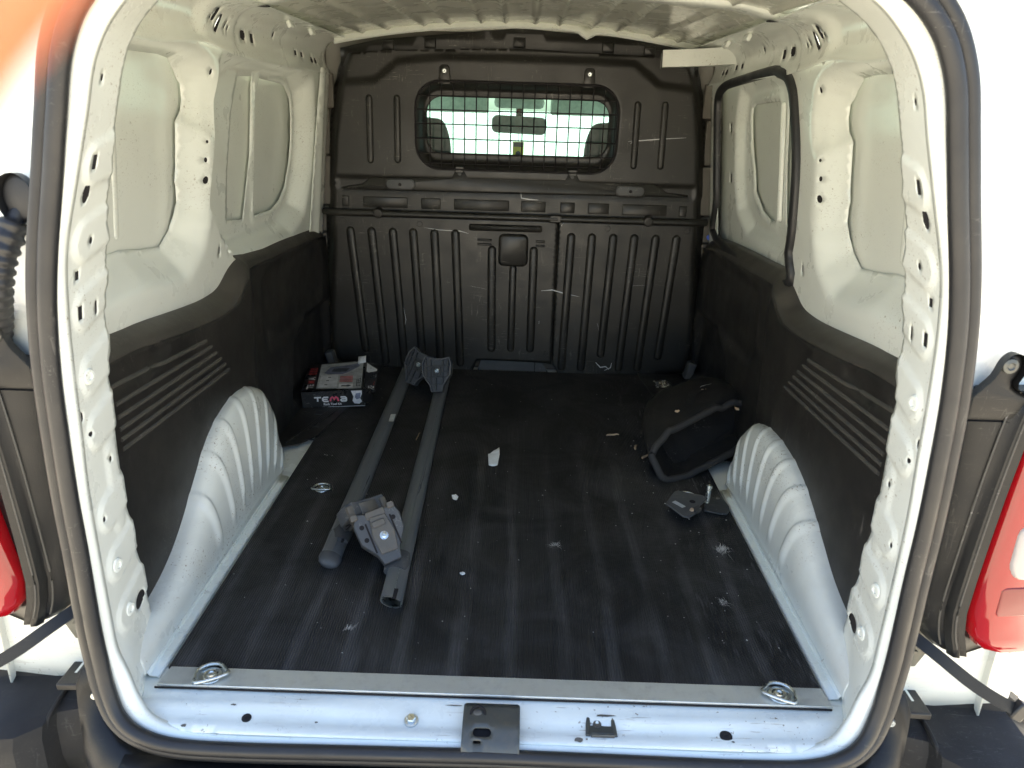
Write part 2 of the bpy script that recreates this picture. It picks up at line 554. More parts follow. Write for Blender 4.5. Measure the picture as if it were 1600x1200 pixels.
def lathe(name, prof, c, axis, mat, parent=None, n=20, label=None):
    """prof: (radius, height) list along axis from point c"""
    q = Vector(axis).to_track_quat('Z', 'Y')
    rows = []
    for r, h in prof:
        rows.append([Vector(c)+q @ Vector((r*math.cos(2*math.pi*k/n), r*math.sin(2*math.pi*k/n), h)) for k in range(n)])
    return loft(name, rows, mat, parent, True, False, 40, cap=True, label=label)

def frame3(o, u, v):
    """map (a, b, h) -> o + a*u + b*v + h*(u x v)"""
    o = Vector(o); u = Vector(u).normalized(); v = Vector(v); v = (v-u*v.dot(u)).normalized(); n_ = u.cross(v)
    return lambda a, b, h=0.0: o+u*float(a)+v*float(b)+n_*float(h)

def prism(name, outline, h0, h1, fm, mat, parent=None, bevel=0.0015, label=None):
    n = len(outline)
    V = [fm(a, b, h0) for a, b in outline]+[fm(a, b, h1) for a, b in outline]
    F = [tuple(range(n))[::-1], tuple(range(n, 2*n))]+[(i, (i+1) % n, n+(i+1) % n, n+i) for i in range(n)]
    return mesh(name, V, F, mat, parent, 30, bevel=bevel, label=label)

# ------------------------------------------------------------------ ground
gm = []
R0 = [0, 3, 10, 40, 200, 1500]
V = [(0, 1, -0.56)]; F = []
for r in R0[1:]:
    for k in range(24): V.append((r*math.cos(2*math.pi*k/24), 1+r*math.sin(2*math.pi*k/24), -0.56))
for k in range(24): F.append((0, 1+k, 1+(k+1) % 24))
for i in range(len(R0)-2):
    for k in range(24):
        a = 1+i*24; b = a+24
        F.append((a+k, b+k, b+(k+1) % 24, a+(k+1) % 24))
g = mesh('ground', V, F, 'ground', None)
g['kind'] = 'structure'

# ------------------------------------------------------------------ the van
van = empty('cargo_van', VAN_LOC)
tag(van, 'white cargo van seen through its open rear doors, with black lined load bay', 'van')

def mir(s):
    return lambda X: s*X

# control rows of the rear aperture: seal centre (X,Y,Z) | inner edge (X,Y,Z)
APER = [
    ((0, -.092, -.045), (0, -.078, -.026)),
    ((.25, -.092, -.048), (.25, -.078, -.028)),
    ((.42, -.092, -.050), (.42, -.078, -.029)),
    ((.53, -.091, -.046), (.52, -.076, -.024)),
    ((.59, -.086, -.030), (.573, -.068, -.010)),
    ((.627, -.076, -.002), (.600, -.056, .020)),
    ((.648, -.062, .045), (.612, -.044, .060)),
    ((.657, -.053, .10), (.616, -.037, .105)),
    ((.660, -.05, .17), (.618, -.034, .17)),
    ((.657, -.05, .30), (.618, -.033, .30)),
    ((.656, -.05, .40), (.617, -.033, .40)),
    ((.652, -.05, .50), (.615, -.033, .50)),
    ((.646, -.05, .60), (.612, -.033, .60)),
    ((.634, -.05, .70), (.603, -.033, .70)),
    ((.618, -.05, .78), (.589, -.033, .78)),
    ((.595, -.05, .87), (.562, -.033, .87)),
    ((.575, -.05, .95), (.544, -.033, .95)),
    ((.553, -.05, 1.03), (.521, -.033, 1.02)),
    ((.518, -.05, 1.09), (.486, -.033, 1.073)),
    ((.460, -.05, 1.135), (.432, -.033, 1.117)),
    ((.370, -.05, 1.160), (.352, -.033, 1.143)),
    ((.20, -.05, 1.172), (.20, -.033, 1.156)),
    ((0, -.05, 1.175), (0, -.033, 1.159))]
SE = spline([a for a, b in APER], 6)
ED = spline([(b[0]+.008*float(smoothstep(.03, .10, b[2]))*float(1-smoothstep(.35, .60, b[2]))+.011*float(smoothstep(.03, .12, b[2]))*float(1-smoothstep(.84, .94, b[2])), b[1], b[2]) for a, b in APER], 6)

# seal: one closed loop, bulb plus lip
loop = [Vector(p) for p in SE]+[Vector((-p[0], p[1], p[2])) for p in SE[::-1]][1:-1]
n = len(loop)
prof = []
for k in range(11): a = math.radians(-150+300*k/10); prof.append((-.0085+.0125*math.cos(a+math.pi), -.004+.0125*math.sin(a+math.pi)))
for k in range(11): a = math.radians(-140+280*k/10); prof.append((.0125+.0105*math.cos(a), .003+.0105*math.sin(a)))
rows = []
for i in range(n):
    t = (loop[(i+1) % n]-loop[i-1]).normalized()
    yv = Vector((0, 1, 0)); yv = (yv-t*t.y).normalized()
    nv = t.cross(yv)                       # in the plane, pointing outwards
    if nv.dot(Vector((loop[i].x, 0, loop[i].z-0.55))) < 0: nv = -nv
    rows.append([loop[i]+nv*a+yv*b for a, b in prof])
loft('door_seal', rows, 'rubber', van, True, True, 60, label='black rubber seal running round the rear door opening')

# white band between seal and pillar face, both sides and sill
bandrows = []
for s in (1, -1):
    rr = []
    for a, b in zip(SE, ED):
        a = Vector((a[0]*s, a[1], a[2])); b = Vector((b[0]*s, b[1], b[2]))
        out = (a-b); out.y = 0; out.normalize()
        rr.append([a+out*.030+Vector((0, .014, 0)), a+Vector((0, .010, 0)), a.lerp(b, .35)+Vector((0, .001, 0)), a.lerp(b, .70)+Vector((0, -.0035, 0)), a.lerp(b, .90)+Vector((0, -.002, 0)), b, b+Vector((0, .010, 0))-out*.0003])
    bandrows.append(rr)
full = bandrows[1][::-1][:-1]+bandrows[0]
loft('aperture_band', full, 'white', van, False, False, 60, thick=.0015)

# pillar faces ------------------------------------------------------
edz = np.array([p[2] for p in ED]); edx = np.array([p[0] for p in ED]); edy = np.array([p[1] for p in ED])
k0 = int(np.argmin(np.abs(edz-0.02)+(edz < 0.0)*1))
ez, ex, ey = edz[k0:], edx[k0:], edy[k0:]
XI = np.array([(-.05, .656), (0, .651), (.1, .649), (.3, .646), (.5, .640), (.66, .634), (.8, .605), (.905, .570), (1.0, .542), (1.045, .524), (1.075, .507), (1.10, .484), (1.125, .446), (1.145, .38), (1.16, .2)])
def pillar_x(Y, Z):
    xo = np.interp(Z, ez, ex); yo = np.interp(Z, ez, ey); xi = np.interp(Z, XI[:, 0], XI[:, 1])
    t = (Y-yo)/(0.1-yo)
    return xo+(xi-xo)*t
TABS = [.892, .785, .682, .580, .488, .340, .243, .140]
inner = [(.137, -.03), (.128, .055), (.107, .105), (.107, .128), (.108, .172), (.096, .205), (.087, .232), (.095, .255), (.093, .285), (.080, .315), (.078, .349), (.078, .42), (.080, .465), (.080, .515), (.087, .531), (.078, .55), (.076, .578), (.093, .59), (.102, .622), (.099, .65), (.085, .69), (.100, .70), (.100, .735), (.103, .775), (.085, .80), (.080, .86), (.060, .895), (.064, .92), (.067, .99), (.060, 1.03), (.075, 1.07), (.09, 1.10), (.10, 1.125)]
_sm = [sum(q[0] for q in inner[max(0, k-3):k+4])/len(inner[max(0, k-3):k+4]) for k in range(len(inner))]
inner = [(q[0]*.55+m_*.45, q[1]) for q, m_ in zip(inner, _sm)]
outer = [(float(y), float(z)) for y, z in zip(ey, ez) if z < 1.125 and z > .02][::2]
pil_outline = [(-.02, -.006), (.05, -.02)]+inner+outer[::-1]
def rel_tabs(Y, Z):
    r = np.zeros_like(Y)
    P = np.stack([Y, Z], 1)
    for zc in TABS:
        d = polydist(P, [(.022, zc-.006), (.15, zc+.022)], False)
        r = np.maximum(r, .0042*np.clip((.0335-d)/.0055, 0, 1))
    r = np.maximum(r, .003*(1-smoothstep(.012, .02, polydist(P, [(.055, .30), (.055, .43)], False))))
    return r
PSTEP = .0075
tab_lines = []
for zc in TABS:
    for r_ in (.028, .0335):
        ring_ = stadium((.022, zc-.006), (.15, zc+.022), r_, 9)
        tab_lines.append([q for q in ring_ if q[0] < .13][0:0] or ring_[10:]+ring_[:0])
hol = [rrect(.011, .890, .012, .020, .001, 1), rrect(.005, .732, .011, .013, .001, 1), rrect(.004, .677, .013, .021, .001, 1), oval(.008, .844, .0085, .010), oval(.006, .998, .004, .005, 10), oval(.035, .778, .005, .0055, 10), stadium((.057, .664), (.056, .680), .0033), oval(-.020, .521, .0065, .0085, 12), oval(-.004, .487, .0045, .0045, 10), oval(.048, .419, .0042, .0052, 10), oval(.0, .334, .0042, .0048, 10), oval(.074, .124, .020, .0175, 18)]
for s in (-1, 1):
    def fm(Y, Z, s=s):
        X = pillar_x(Y, Z)-rel_tabs(Y, Z)
        return s*X, Y, Z
    pil = sheet('rear_pillar', pil_outline, hol, fm, 'white', van, PSTEP, PSTEP, .004, .0005, flip=(s > 0), lines=tab_lines, label='white rear pillar with punched holes and pressed tabs')
    hole_shade_plates(hol, lambda Y, Z, s=s: (s*(pillar_x(Y, Z)-rel_tabs(Y, Z)+.0009), Y, Z), pil)
    for (yy, zz) in ((.008, .577), (.014, .238), (.030, .138)):
        x0 = float(pillar_x(np.array([yy]), np.array([zz]))[0])-.0055
        lathe('round_plug', [(.0125, -.003), (.0125, .0005), (.0105, .0025), (.006, .0028), (.005, .001), (.0, .001)], (s*x0, yy, zz), (-s, -.12, 0), 'white', pil, 18)

# sill ----------------------------------------------------------------
def sill_z(X, Y):
    t = np.clip(-Y/.078, 0, 1)
    z = -.006-.019*t
    z = z+.004*np.exp(-((Y+.028+.006*np.sin(X*7))/.010)**2)*smoothstep(.1, .35, np.abs(X+.03))
    z = z-.004*np.exp(-((Y+.052)/.016)**2)*(1-smoothstep(.25, .5, np.abs(X)))
    z = z+.003*np.exp(-((Y+.066)/.007)**2)
    z = z+.03*smoothstep(.575, .64, np.abs(X))*smoothstep(-.02, -.075, Y)
    return z
so = [(-.655, .06), (-.648, -.02), (-.600, -.060), (-.573, -.070), (-.52, -.078), (-.42, -.079), (0, -.079), (.42, -.079), (.52, -.078), (.573, -.070), (.600, -.060), (.648, -.02), (.655, .06)]
sill = sheet('loading_sill', so, [], lambda X, Y: (X, Y, sill_z(X, Y)), 'sillwhite', van, .010, thick=.002, label='white painted loading sill with chips and pressed ridges')
def on_sill(x, y): return float(sill_z(np.array([x]), np.array([y]))[0])
# hex bolt
z = on_sill(-.138, -.043)
lathe('hex_bolt', [(.0125, 0), (.0125, .002), (.0115, .004), (.0085, .0045)], (-.138, -.043, z), (0, -.25, 1), 'steel', sill, 20)
lathe('hex_bolt', [(.0085, .004), (.0085, .011), (.0070, .0125), (0, .0125)], (-.138, -.043, z), (0, -.25, 1), 'steel', sill, 6)
# rubber plugs
for (x, y, a) in ((-.42, -.050, .0085), (.401, -.053, .011)):
    z = on_sill(x, y)
    lathe('rubber_plug', [(a, 0), (a*.98, .0022), (a*.7, .0032), (a*.25, .0034), (a*.2, .0024), (0, .0024)], (x, y, z), (0, -.2, 1), 'dark', sill, 18)
# latch striker bracket: bent grey steel with slot
fmL = lambda X, Y: (X, Y, np.interp(Y, [-.105, -.094, -.070, -.064, -.020], [-.040, -.018, -.0055, -.0035, .0012]))
lb = sheet('latch_bracket', rrect(0, -.0615, .097, .084, .006), [stadium((-.024, -.074), (-.006, -.074), .0065), stadium((-.027, -.088), (-.018, -.088), .0022)], fmL, 'latch', sill, .008, .006, .003, .003, label='bent grey steel latch bracket with slot')
mesh('latch_shade_plate', [(-.045, -.1, -.03), (.045, -.1, -.03), (.045, -.062, -.012), (-.045, -.062, -.012)], [(0, 1, 2, 3)], 'dark', lb)  # dark sheet paints in the shade under the slot
sweep('striker_arch', spline([(-.036, -.043, -.001), (-.034, -.036, .004), (-.024, -.030, .0065), (-.013, -.036, .004), (-.011, -.043, -.001)], 5), circ(.0022, 8), 'dark', lb)
pad('striker_dimple', oval(-.024, -.038, .009, .007, 16), .002, .004, lambda a, b, h: (a, b, float(np.interp(b, [-.064, -.02], [-.0035, .0012]))+.0012+h), 'clamp', lb)
# small channel bracket on the right of the sill
z = on_sill(.188, -.045)
cb = box('channel_bracket', (.188, -.045, z+.002), (.040, .032, .003), 'latch', sill, Matrix.Rotation(math.radians(-8), 3, 'X'), .001, label='small dark channel bracket on the sill')
for dx in (-.021, .021):
    sweep('channel_rail', [(.188+dx, -.029, z+.005), (.188+dx*1.1, -.062, z+.001)], circ(.0042, 8), 'latch', cb)
box('channel_lip', (.190, -.0625, z+.002), (.040, .004, .007), 'latch', cb, None, .001)
lathe('channel_dimple', [(.008, 0), (.007, .003), (.003, .0015), (0, .0015)], (.182, -.04, z+.003), (0, -.14, 1), 'clamp', cb, 14)
# paint chips on the sill and the seal
for (x, y, a, b) in ((.148, -.070, .010, .0045), (.015, -.068, .001, .006), (-.066, -.016, .016, .0012), (.196, -.026, .020, .0025), (-.448, -.031, .006, .0015), (.41, -.066, .003, .002), (-.30, -.052, .004, .002), (-.52, -.07, .005, .003)):
    o_ = [(x+a*math.cos(t)*random.uniform(.6, 1.1), y+b*math.sin(t)*random.uniform(.6, 1.1)) for t in np.linspace(0, 2*math.pi, 11)[:-1]]
    mesh('paint_chip', [(q[0], q[1], on_sill(q[0], q[1])+.0022) for q in o_], [tuple(range(10))], M['clamp'], sill)

# threshold strip ------------------------------------------------------
st = prism('threshold_strip', [(-.594, -.002), (.600, -.002), (.594, .043), (-.588, .043)], .0, .0045, lambda a, b, h: Vector((a, b, h)), 'alu', van, .001, label='flat aluminium threshold strip along the rear floor edge')
box('strip_edge', (0.0, -.0035, -.0015), (1.196, .002, .003), 'dark', st, None, 0)

def tie_ring(c, rot, parent, k=1.0):
    R = Matrix.Rotation(rot, 3, 'Z')
    c = Vector(c)
    P = lambda x, y, z: c+R @ Vector((x*k, y*k, z*k))
    b_ = pad('tie_ring', [( .026*math.cos(t), .026*math.sin(t)+.004) for t in np.linspace(0, 2*math.pi, 25)[:-1]], .003, .004, lambda a, b, h: P(a, b, h*1.0), 'steel', parent, label='zinc plated fold-flat tie-down ring')
    lathe('ring_bolt', [(.0150, .002), (.0130, .0035), (.0105, .0025), (.0085, .003), (.0075, .0062), (.0045, .0066), (.003, .004), (0, .004)], c+Vector((0, .004*k, 0)), (0, 0, 1), 'steel', b_, 18)
    ring = [(-.031, -.016, .009)]+[(.030*math.cos(t), .006+.026*math.sin(t), .007) for t in np.linspace(math.pi, 0, 11)]+[(.031, -.016, .009)]
    ring = spline(ring, 3, True)
    sweep('ring_loop', [P(*q) for q in ring], circ(.0040*k, 8), 'steel', b_, True)
    return b_
tie_ring((-.507, .020, .004), math.radians(28), van, .84)
tie_ring((.512, .020, .004), math.radians(-28), van, .84)
tie_ring((-.487, .722, .005), 0.0, van, .72)
tie_ring((.492, .738, .005), 0.1, van, .78)

# floor pan, mat -------------------------------------------------------
mesh('floor_pan', [(-.76, .03, -.006), (.76, .03, -.006), (.76, 1.80, -.006), (-.76, 1.80, -.006), (-.66, .03, -.006), (.66, .03, -.006)], [(4, 5, 1, 2, 3, 0)], 'white', van, 0)
for s in (-1, 1):
    # seam flange beside the mat
    fl_ = loft('floor_flange', [[(s*.600, y, -.003), (s*.604, y, .001), (s*.618, y, .0015), (s*.6185, y, .006), (s*.632, y, .011)] for y in np.linspace(.02, .80, 14)], 'white', van, thick=.0015, label='white seam flange between mat and wheel arch')
    for k in range(11):
        y_ = .07+.068*k
        lathe('spot_weld', [(.0048, 0), (.0042, .0006), (.0030, .0002), (0, .0001)], (s*.611, y_, .0018), (0, 0, 1), 'white', fl_, 10)
    # dark plastic load floor corner ahead of the arch
    cf = prism('floor_corner_panel', [(s*.545, 1.27), (s*.585, 1.06), (s*.625, .985), (s*.74, .93), (s*.74, 1.75), (s*.50, 1.75)][::s], .0065, .0105, lambda a, b, h: Vector((a, b, h)), 'trim', van, .002, label='dark plastic corner floor panel ahead of the wheel arch')
    for k in range(4):
        box('slot_mark', (s*(.60+.012*k), 1.02+.10*k, .0115), (.028, .007, .003), 'footdark', cf, None, .001)
    for k in range(4):
        a_ = (s*(.665-.02*k), 1.0+.05*k); b_ = (s*(.60-.02*k), 1.26+.05*k)
        pad('floor_rib', stadium(a_, b_, .004, 4), .002, .002, lambda a, b, h: Vector((a, b, .0105+h)), 'trim', cf)

# ribbed rubber mat: a thing of its own, lies on the floor
xs_l = []; zs_l = []
pitch_r = .0048
x = -.594
while x < .594:
    for fx, fz in ((0, 0), (.25, .0016), (.55, .0016), (.80, 0)):
        xs_l.append(x+fx*pitch_r); zs_l.append(fz)
    x += pitch_r
ys_l = np.linspace(.0435, 1.742, 36)
wav = lambda X, Y: .0012*math.sin(X*2*math.pi/.098)*(1 if Y < 1.0 else .3)+.0008*math.sin(Y*9+X*5)
rows = [[(xx*(1.0 if yy < 1.35 else 1.0-.03*(yy-1.35)), yy, .0015+zz+max(0, wav(xx, yy))) for xx, zz in zip(xs_l, zs_l)] for yy in ys_l]
rows = [[(a, b, -.004) for a, b, c_ in rows[0]]]+rows
matobj = loft('rubber_mat', rows, 'mat', None, smooth=25)
tag(matobj, 'large dusty black rubber mat with fine ribs covering the van floor', 'mat')

# wheel arches ----------------------------------------------------------
ARCH = {-1: [(.905, -.02), (.922, .09), (.900, .18), (.830, .250), (.725, .286), (.61, .285), (.50, .252), (.41, .192), (.325, .130), (.25, .090), (.17, .067), (.08, .058), (.02, .055)],
        1: [(.890, -.02), (.902, .08), (.872, .15), (.798, .205), (.70, .230), (.59, .232), (.49, .218), (.40, .186), (.315, .143), (.23, .102), (.13, .075), (.07, .064), (.02, .058)]}
NQ, NT = 260, 30
for s in (-1, 1):
    Tc = np.array(spline(ARCH[s], 10))
    L_ = np.r_[0, np.cumsum(np.hypot(*np.diff(Tc, axis=0).T))]; L_ /= L_[-1]
    rows = []
    for i in range(NQ):
        q = i/(NQ-1)
        ty = np.interp(q, L_, Tc[:, 0]); tz = np.interp(q, L_, Tc[:, 1])
        yb = float(np.interp(q, [0, .18, .35, .48, .58, .66, .76, 1.0], [.835, .735, .635, .550, .480, .405, .285, .015]))
        col = []
        for j in range(NT):
            t = j/(NT-1)
            a = t*math.pi/2
            X = .6225+.085*(1-max(0.0, math.cos(a))**.36)
            g_ = math.sin(a)**.85 if a > 0 else 0
            f_ = t**1.25
            Y = yb+(ty-yb)*f_; Z = tz*g_+.006*(1-t)
            # pressed ridges fan out from the floor
            ph = (q-.03)/.70*8.0
            rel = 0.0
            if 0.0 < ph < 8.0:
                w_ = ph-math.floor(ph)
                rel = .0056*float(smoothstep(.26, .36, w_)*(1-smoothstep(.44, .62, w_)))
                rel *= float(smoothstep(.06, .22, t))*float(1-.55*smoothstep(.60, .90, t))
            col.append((s*(X-rel*math.cos(a*.8)), Y, Z+rel*math.sin(a*.8)))
        rows.append(col)
    loft('wheel_arch', rows, 'archwhite', van, smooth=60, thick=.0015, flip=(s < 0), label='white wheel arch with fanned pressed ridges')

# lower black side trims --------------------------------------------------
topc = np.array([(.04, .575), (.26, .568), (.45, .548), (.62, .531), (.72, .528), (.78, .536), (.84, .566), (.90, .585), (.94, .588), (1.1, .580), (1.35, .572), (1.6, .560), (1.76, .545)])
SCAL = spline([(.04, .545), (.30, .535), (.37, .516), (.380, .500), (.34, .486), (.26, .480), (.16, .488), (.04, .50)], 4, True)
def trim_x(Y, Z, edge=True):
    zt = np.interp(Y, topc[:, 0], topc[:, 1])
    front = smoothstep(.83, .93, Y-.10*(Z-.3))
    base = .676+.026*front+.004*np.sin(Z*5)
    d = zt-Z
    rnd = .052*(1-front)+.030*front
    x_ = base+.005*smoothstep(.10, .036, d)
    P = np.stack([Y, Z], 1)
    x_ = x_+.010*(1-smoothstep(-.003, .003, sdf(P, SCAL)))*(1-front)*.9
    # shallow pockets in the forward part
    x_ = x_+.016*(1-smoothstep(-.015, .02, sdf(P, rrect(1.33, .40, .62, .22, .05))))*front*.7
    x_ = x_+.03*(1-smoothstep(-.02, .02, sdf(P, [(1.22, .05), (1.28, .22), (1.45, .28), (1.72, .27), (1.74, .03)])))*front
    return x_
tout = [(.05, .02), (.5, .02), (.9, .0), (1.74, .0), (1.755, .3), (1.755, float(np.interp(1.755, topc[:, 0], topc[:, 1]))-.036)]+[(q[0], q[1]-.036) for q in spline(topc.tolist(), 4)[::-1] if q[0] < 1.755]
for s in (-1, 1):
    tr = sheet('lower_side_trim', tout, [], lambda Y, Z, s=s: (s*trim_x(Y, Z), Y, Z), 'trim', van, .012, thick=.003, flip=(s > 0), smooth=45, lines=[[(q[0], q[1]) for q in SCAL+SCAL[:1] if q[0] > .06]], label='scuffed black plastic lower side trim')
    # lighter ledge along the top, rolling back under the white panel
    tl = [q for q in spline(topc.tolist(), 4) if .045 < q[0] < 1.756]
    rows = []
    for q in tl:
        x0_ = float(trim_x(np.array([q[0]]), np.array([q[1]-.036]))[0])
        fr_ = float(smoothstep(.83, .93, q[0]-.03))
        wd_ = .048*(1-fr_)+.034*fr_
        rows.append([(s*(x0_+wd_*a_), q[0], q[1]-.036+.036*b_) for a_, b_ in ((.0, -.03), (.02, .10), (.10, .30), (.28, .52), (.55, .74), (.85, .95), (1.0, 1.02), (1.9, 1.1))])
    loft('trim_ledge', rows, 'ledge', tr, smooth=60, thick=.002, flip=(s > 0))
    g0 = [(.557, .464), (.577, .444), (.600, .422), (.621, .401), (.642, .380), (.664, .359)]
    g1 = [(.160, .497), (.160, .468), (.160, .443), (.160, .420), (.160, .400), (.160, .381)]
    for a_, b_ in zip(g0, g1):
        nn = 9
        path = []
        for k in range(nn):
            t = k/(nn-1)
            y_ = a_[0]+(b_[0]-a_[0])*t; z_ = a_[1]+(b_[1]-a_[1])*t
            path.append((s*(float(trim_x(np.array([y_]), np.array([z_]))[0])-.0012), y_, z_))
        sweep('trim_rib', path, [(.0045, 0), (.003, .0028), (0, .0036), (-.003, .0028), (-.0045, 0), (0, -.002)], 'rib', tr, upv=(-s, 0, 0))

# upper inner side panels ---------------------------------------------------
def wall0(Z): return .725-.1*(Z-.6)
W1 = [(.10, .690), (.42, .690), (.51, .676), (.592, .668), (.640, .696), (.668, .745), (.676, .755), (.673, .79), (.668, .80), (.675, .833), (.680, .927), (.690, .938), (.706, .950), (.714, .975), (.710, 1.004), (.688, 1.032), (.655, 1.056), (.60, 1.060), (.10, 1.055)]
W2a = [(.985, .670), (1.105, .657), (1.165, .85), (1.172, 1.040), (1.065, 1.036), (1.02, .95), (.99, .80)]
W2b = [(1.197, .657), (1.355, .653), (1.44, .675), (1.496, .715), (1.535, .79), (1.549, .855), (1.545, .93), (1.526, .985), (1.47, 1.022), (1.43, 1.030), (1.235, 1.037), (1.205, 1.0), (1.19, .85)]
W2 = [(.90, .630), (1.40, .620), (1.52, .66), (1.575, .78), (1.585, .90), (1.565, 1.01), (1.49, 1.050), (1.02, 1.060), (.93, 1.03), (.86, .95), (.83, .78), (.85, .69)]
cfr = np.array([(.55, .935), (.58, .912), (.62, .855), (.666, .803), (.70, .765), (.73, .745), (.78, .748), (.844, .760), (.90, .772), (.984, .783), (1.05, .80), (1.10, .83)])
def wall_off(Y, Z, left=True):
    Zs = Z+1.6*np.maximum(0, Z-1.052)
    P = np.stack([Y, Zs], 1)
    d1 = np.maximum(sdf(P, W1), 0)
    o1 = .058*(1-smoothstep(-.01, .088, d1))
    yf = np.interp(Z, cfr[:, 0], cfr[:, 1])
    # crest of the C pillar is a crisp edge: in front of it the panel drops outwards
    emb = -.004*(1-smoothstep(-.004, .012, sdf(np.stack([Y, Z], 1), [(.655, .71), (.735, .69), (.755, 1.0), (.705, 1.01), (.672, .9)])))
    o1 = o1+emb
    if left:
        d2 = np.maximum(sdf(P, W2), 0)
        o2 = .056*(1-smoothstep(-.005, .060, d2))
        drop = .05*smoothstep(0, .025, Y-yf)*smoothstep(.57, .66, Z)*(1-smoothstep(1.04, 1.085, Z))*(1-smoothstep(1.3, 1.5, Y))
        o2 = np.maximum(o2, np.minimum(drop, .056))
        # raised rims round the openings
        Pn = np.stack([Y, Z], 1)
        o2 = o2-.006*np.exp(-((sdf(Pn, W2b)-.014)/.008)**2)
        return np.where(Y < yf, o1, np.maximum(o1*(1-smoothstep(0, .02, Y-yf)), o2))
    d = .05*smoothstep(0, .02, Y-yf-.03)
    return np.where(Y < yf, o1, o1*(1-smoothstep(0, .02, Y-yf))+0*d)
DOOR = [(.915, .56), (.880, .65), (.862, .73), (.862, .88), (.900, 1.005), (.925, 1.045), (.965, 1.070), (1.03, 1.083), (1.10, 1.088), (1.50, 1.072), (1.60, 1.062), (1.655, 1.040), (1.672, 1.0), (1.668, .90), (1.655, .70), (1.640, .56)]
shol = [oval(.732, .80, .006, .009, 10), oval(.735, .845, .0035, .006, 8), oval(.740, .885, .003, .004, 8), oval(.768, 1.035, .003, .007, 8), stadium((.790, .620), (.793, .632), .003, 4)]
crest = [(float(np.interp(z_, cfr[:, 0], cfr[:, 1])), float(z_)) for z_ in np.linspace(.60, 1.075, 40)]
crest_lines = [[(y_+d_, z_) for y_, z_ in crest] for d_ in (0.0, .009, .018, .027)]
def skin_map(s, off):
    return lambda Y, Z: (s*(wall0(Z)+off), Y, Z)
for s in (-1, 1):
    outl = [(.07, .53), (1.775, .49), (1.775, 1.085), (.07, 1.10)]
    holes = [W1]+([W2a, W2b] if s < 0 else [DOOR])
    pn = sheet('inner_side_panel', outl, holes+shol, lambda Y, Z, s=s: (s*(wall0(Z)+wall_off(Y, Z, s < 0)), Y, Z), 'white', van, .0125, .010, .004, .0005, flip=(s > 0), smooth=55, lines=crest_lines if s < 0 else crest_lines[:1], label=('white pressed inner side panel with two window blanks' if s < 0 else 'white pressed inner side panel with side door opening'))
    sheet('outer_skin', [(.05, .64), (.80, .64), (.80, 1.085), (.05, 1.085)], [], lambda Y, Z, s=s: (s*(wall0(Z)+.066-.006*np.cos((Y-.4)*4)+.0012*np.sin(Y*23+Z*17)*np.sin(Z*31-Y*9)), Y, Z), 'skin', pn, .05)
    if s < 0:
        sheet('outer_skin', [(.92, .62), (1.60, .62), (1.60, 1.07), (.92, 1.07)], [], skin_map(s, .068), 'skin', pn, .05)
        # upright brace between the two blanks
        pad('window_brace', stadium((1.180, .675), (1.192, 1.02), .011, 5), .010, .008, lambda a, b, h, s=s: (s*(wall0(b)+.060-h), a, b), 'white', pn, flip=True)
    hole_shade_plates(shol, lambda Y, Z, s=s: (s*(wall0(Z)+wall_off(Y, Z, s < 0)+.0009), Y, Z), pn)
    pad('skin_stiffener', stadium((.42, .72), (.43, 1.0), .010, 5), .006, .006, lambda a, b, h, s=s: (s*(wall0(b)+.062-h), a, b), 'skin', pn, flip=(s < 0))
    # front corner post beside the bulkhead
    sheet('corner_post', [(1.60, .52), (1.79, .50), (1.79, 1.09), (1.66, 1.09)], [], lambda Y, Z, s=s: (s*(wall0(Z)-.006-.012*np.exp(-((Y-1.69)/.03)**2)), Y, Z), 'white', pn, .02, flip=(s > 0)) if s < 0 else None

# sliding door on the right: black seal and inner door panel
s = 1
dp = spline(DOOR, 4, True)
sweep('side_door_seal', [(wall0(z)-.004, y, z) for y, z in dp], [(.012, -.008), (.013, .004), (.006, .012), (-.006, .012), (-.013, .004), (-.012, -.008)], 'rubber', van, True, upv=(-1, 0, 0), label='black rubber seal round the side door opening')
DW2 = [(1.07, .650), (1.40, .65), (1.50, .70), (1.535, .78), (1.545, .95), (1.515, 1.03), (1.45, 1.050), (1.07, 1.06)]
Da = [(.95, .69), (1.112, .692), (1.135, .85), (1.140, 1.023), (1.04, 1.02), (.95, 1.0)]
Db = [(1.205, .686), (1.245, .682), (1.33, .70), (1.415, .752), (1.425, .80), (1.47, .90), (1.485, .97), (1.478, 1.0), (1.45, 1.010), (1.22, 1.018), (1.207, 1.0), (1.19, .85)]
def door_off(Y, Z):
    P = np.stack([Y, Z], 1)
    d = np.maximum(sdf(P, DW2), 0)
    o_ = .036+.028*(1-smoothstep(-.004, .045, d))
    o_ = o_-.006*np.exp(-((sdf(P, Db)-.016)/.009)**2)
    return o_
do = [(.83, .54), (1.76, .52), (1.76, 1.10), (.83, 1.10)]
dpn = sheet('side_door_panel', do, [Da, Db, rrect(1.640, .937, .020, .028, .001, 1), rrect(1.622, .775, .020, .028, .001, 1)], lambda Y, Z: (wall0(Z)+door_off(Y, Z), Y, Z), 'white', van, .0125, .010, .005, .002, flip=True, smooth=55, label='white inner panel of the sliding side door')
sheet('outer_skin', [(.90, .62), (1.60, .62), (1.60, 1.08), (.90, 1.08)], [], skin_map(1, .078), 'skin', dpn, .05)
mesh('door_shade_plate', [(wall0(.7)+.062, 1.6, .70), (wall0(.7)+.062, 1.70, .70), (wall0(1.)+.062, 1.70, 1.0), (wall0(1.)+.062, 1.6, 1.0)], [(0, 1, 2, 3)], 'dark', dpn)  # dark sheet standing in for shade behind the two square holes
pad('window_brace', stadium((1.162, .70), (1.172, 1.005), .012, 5), .010, .008, lambda a, b, h: (wall0(b)+.060-h, a, b), 'white', dpn)

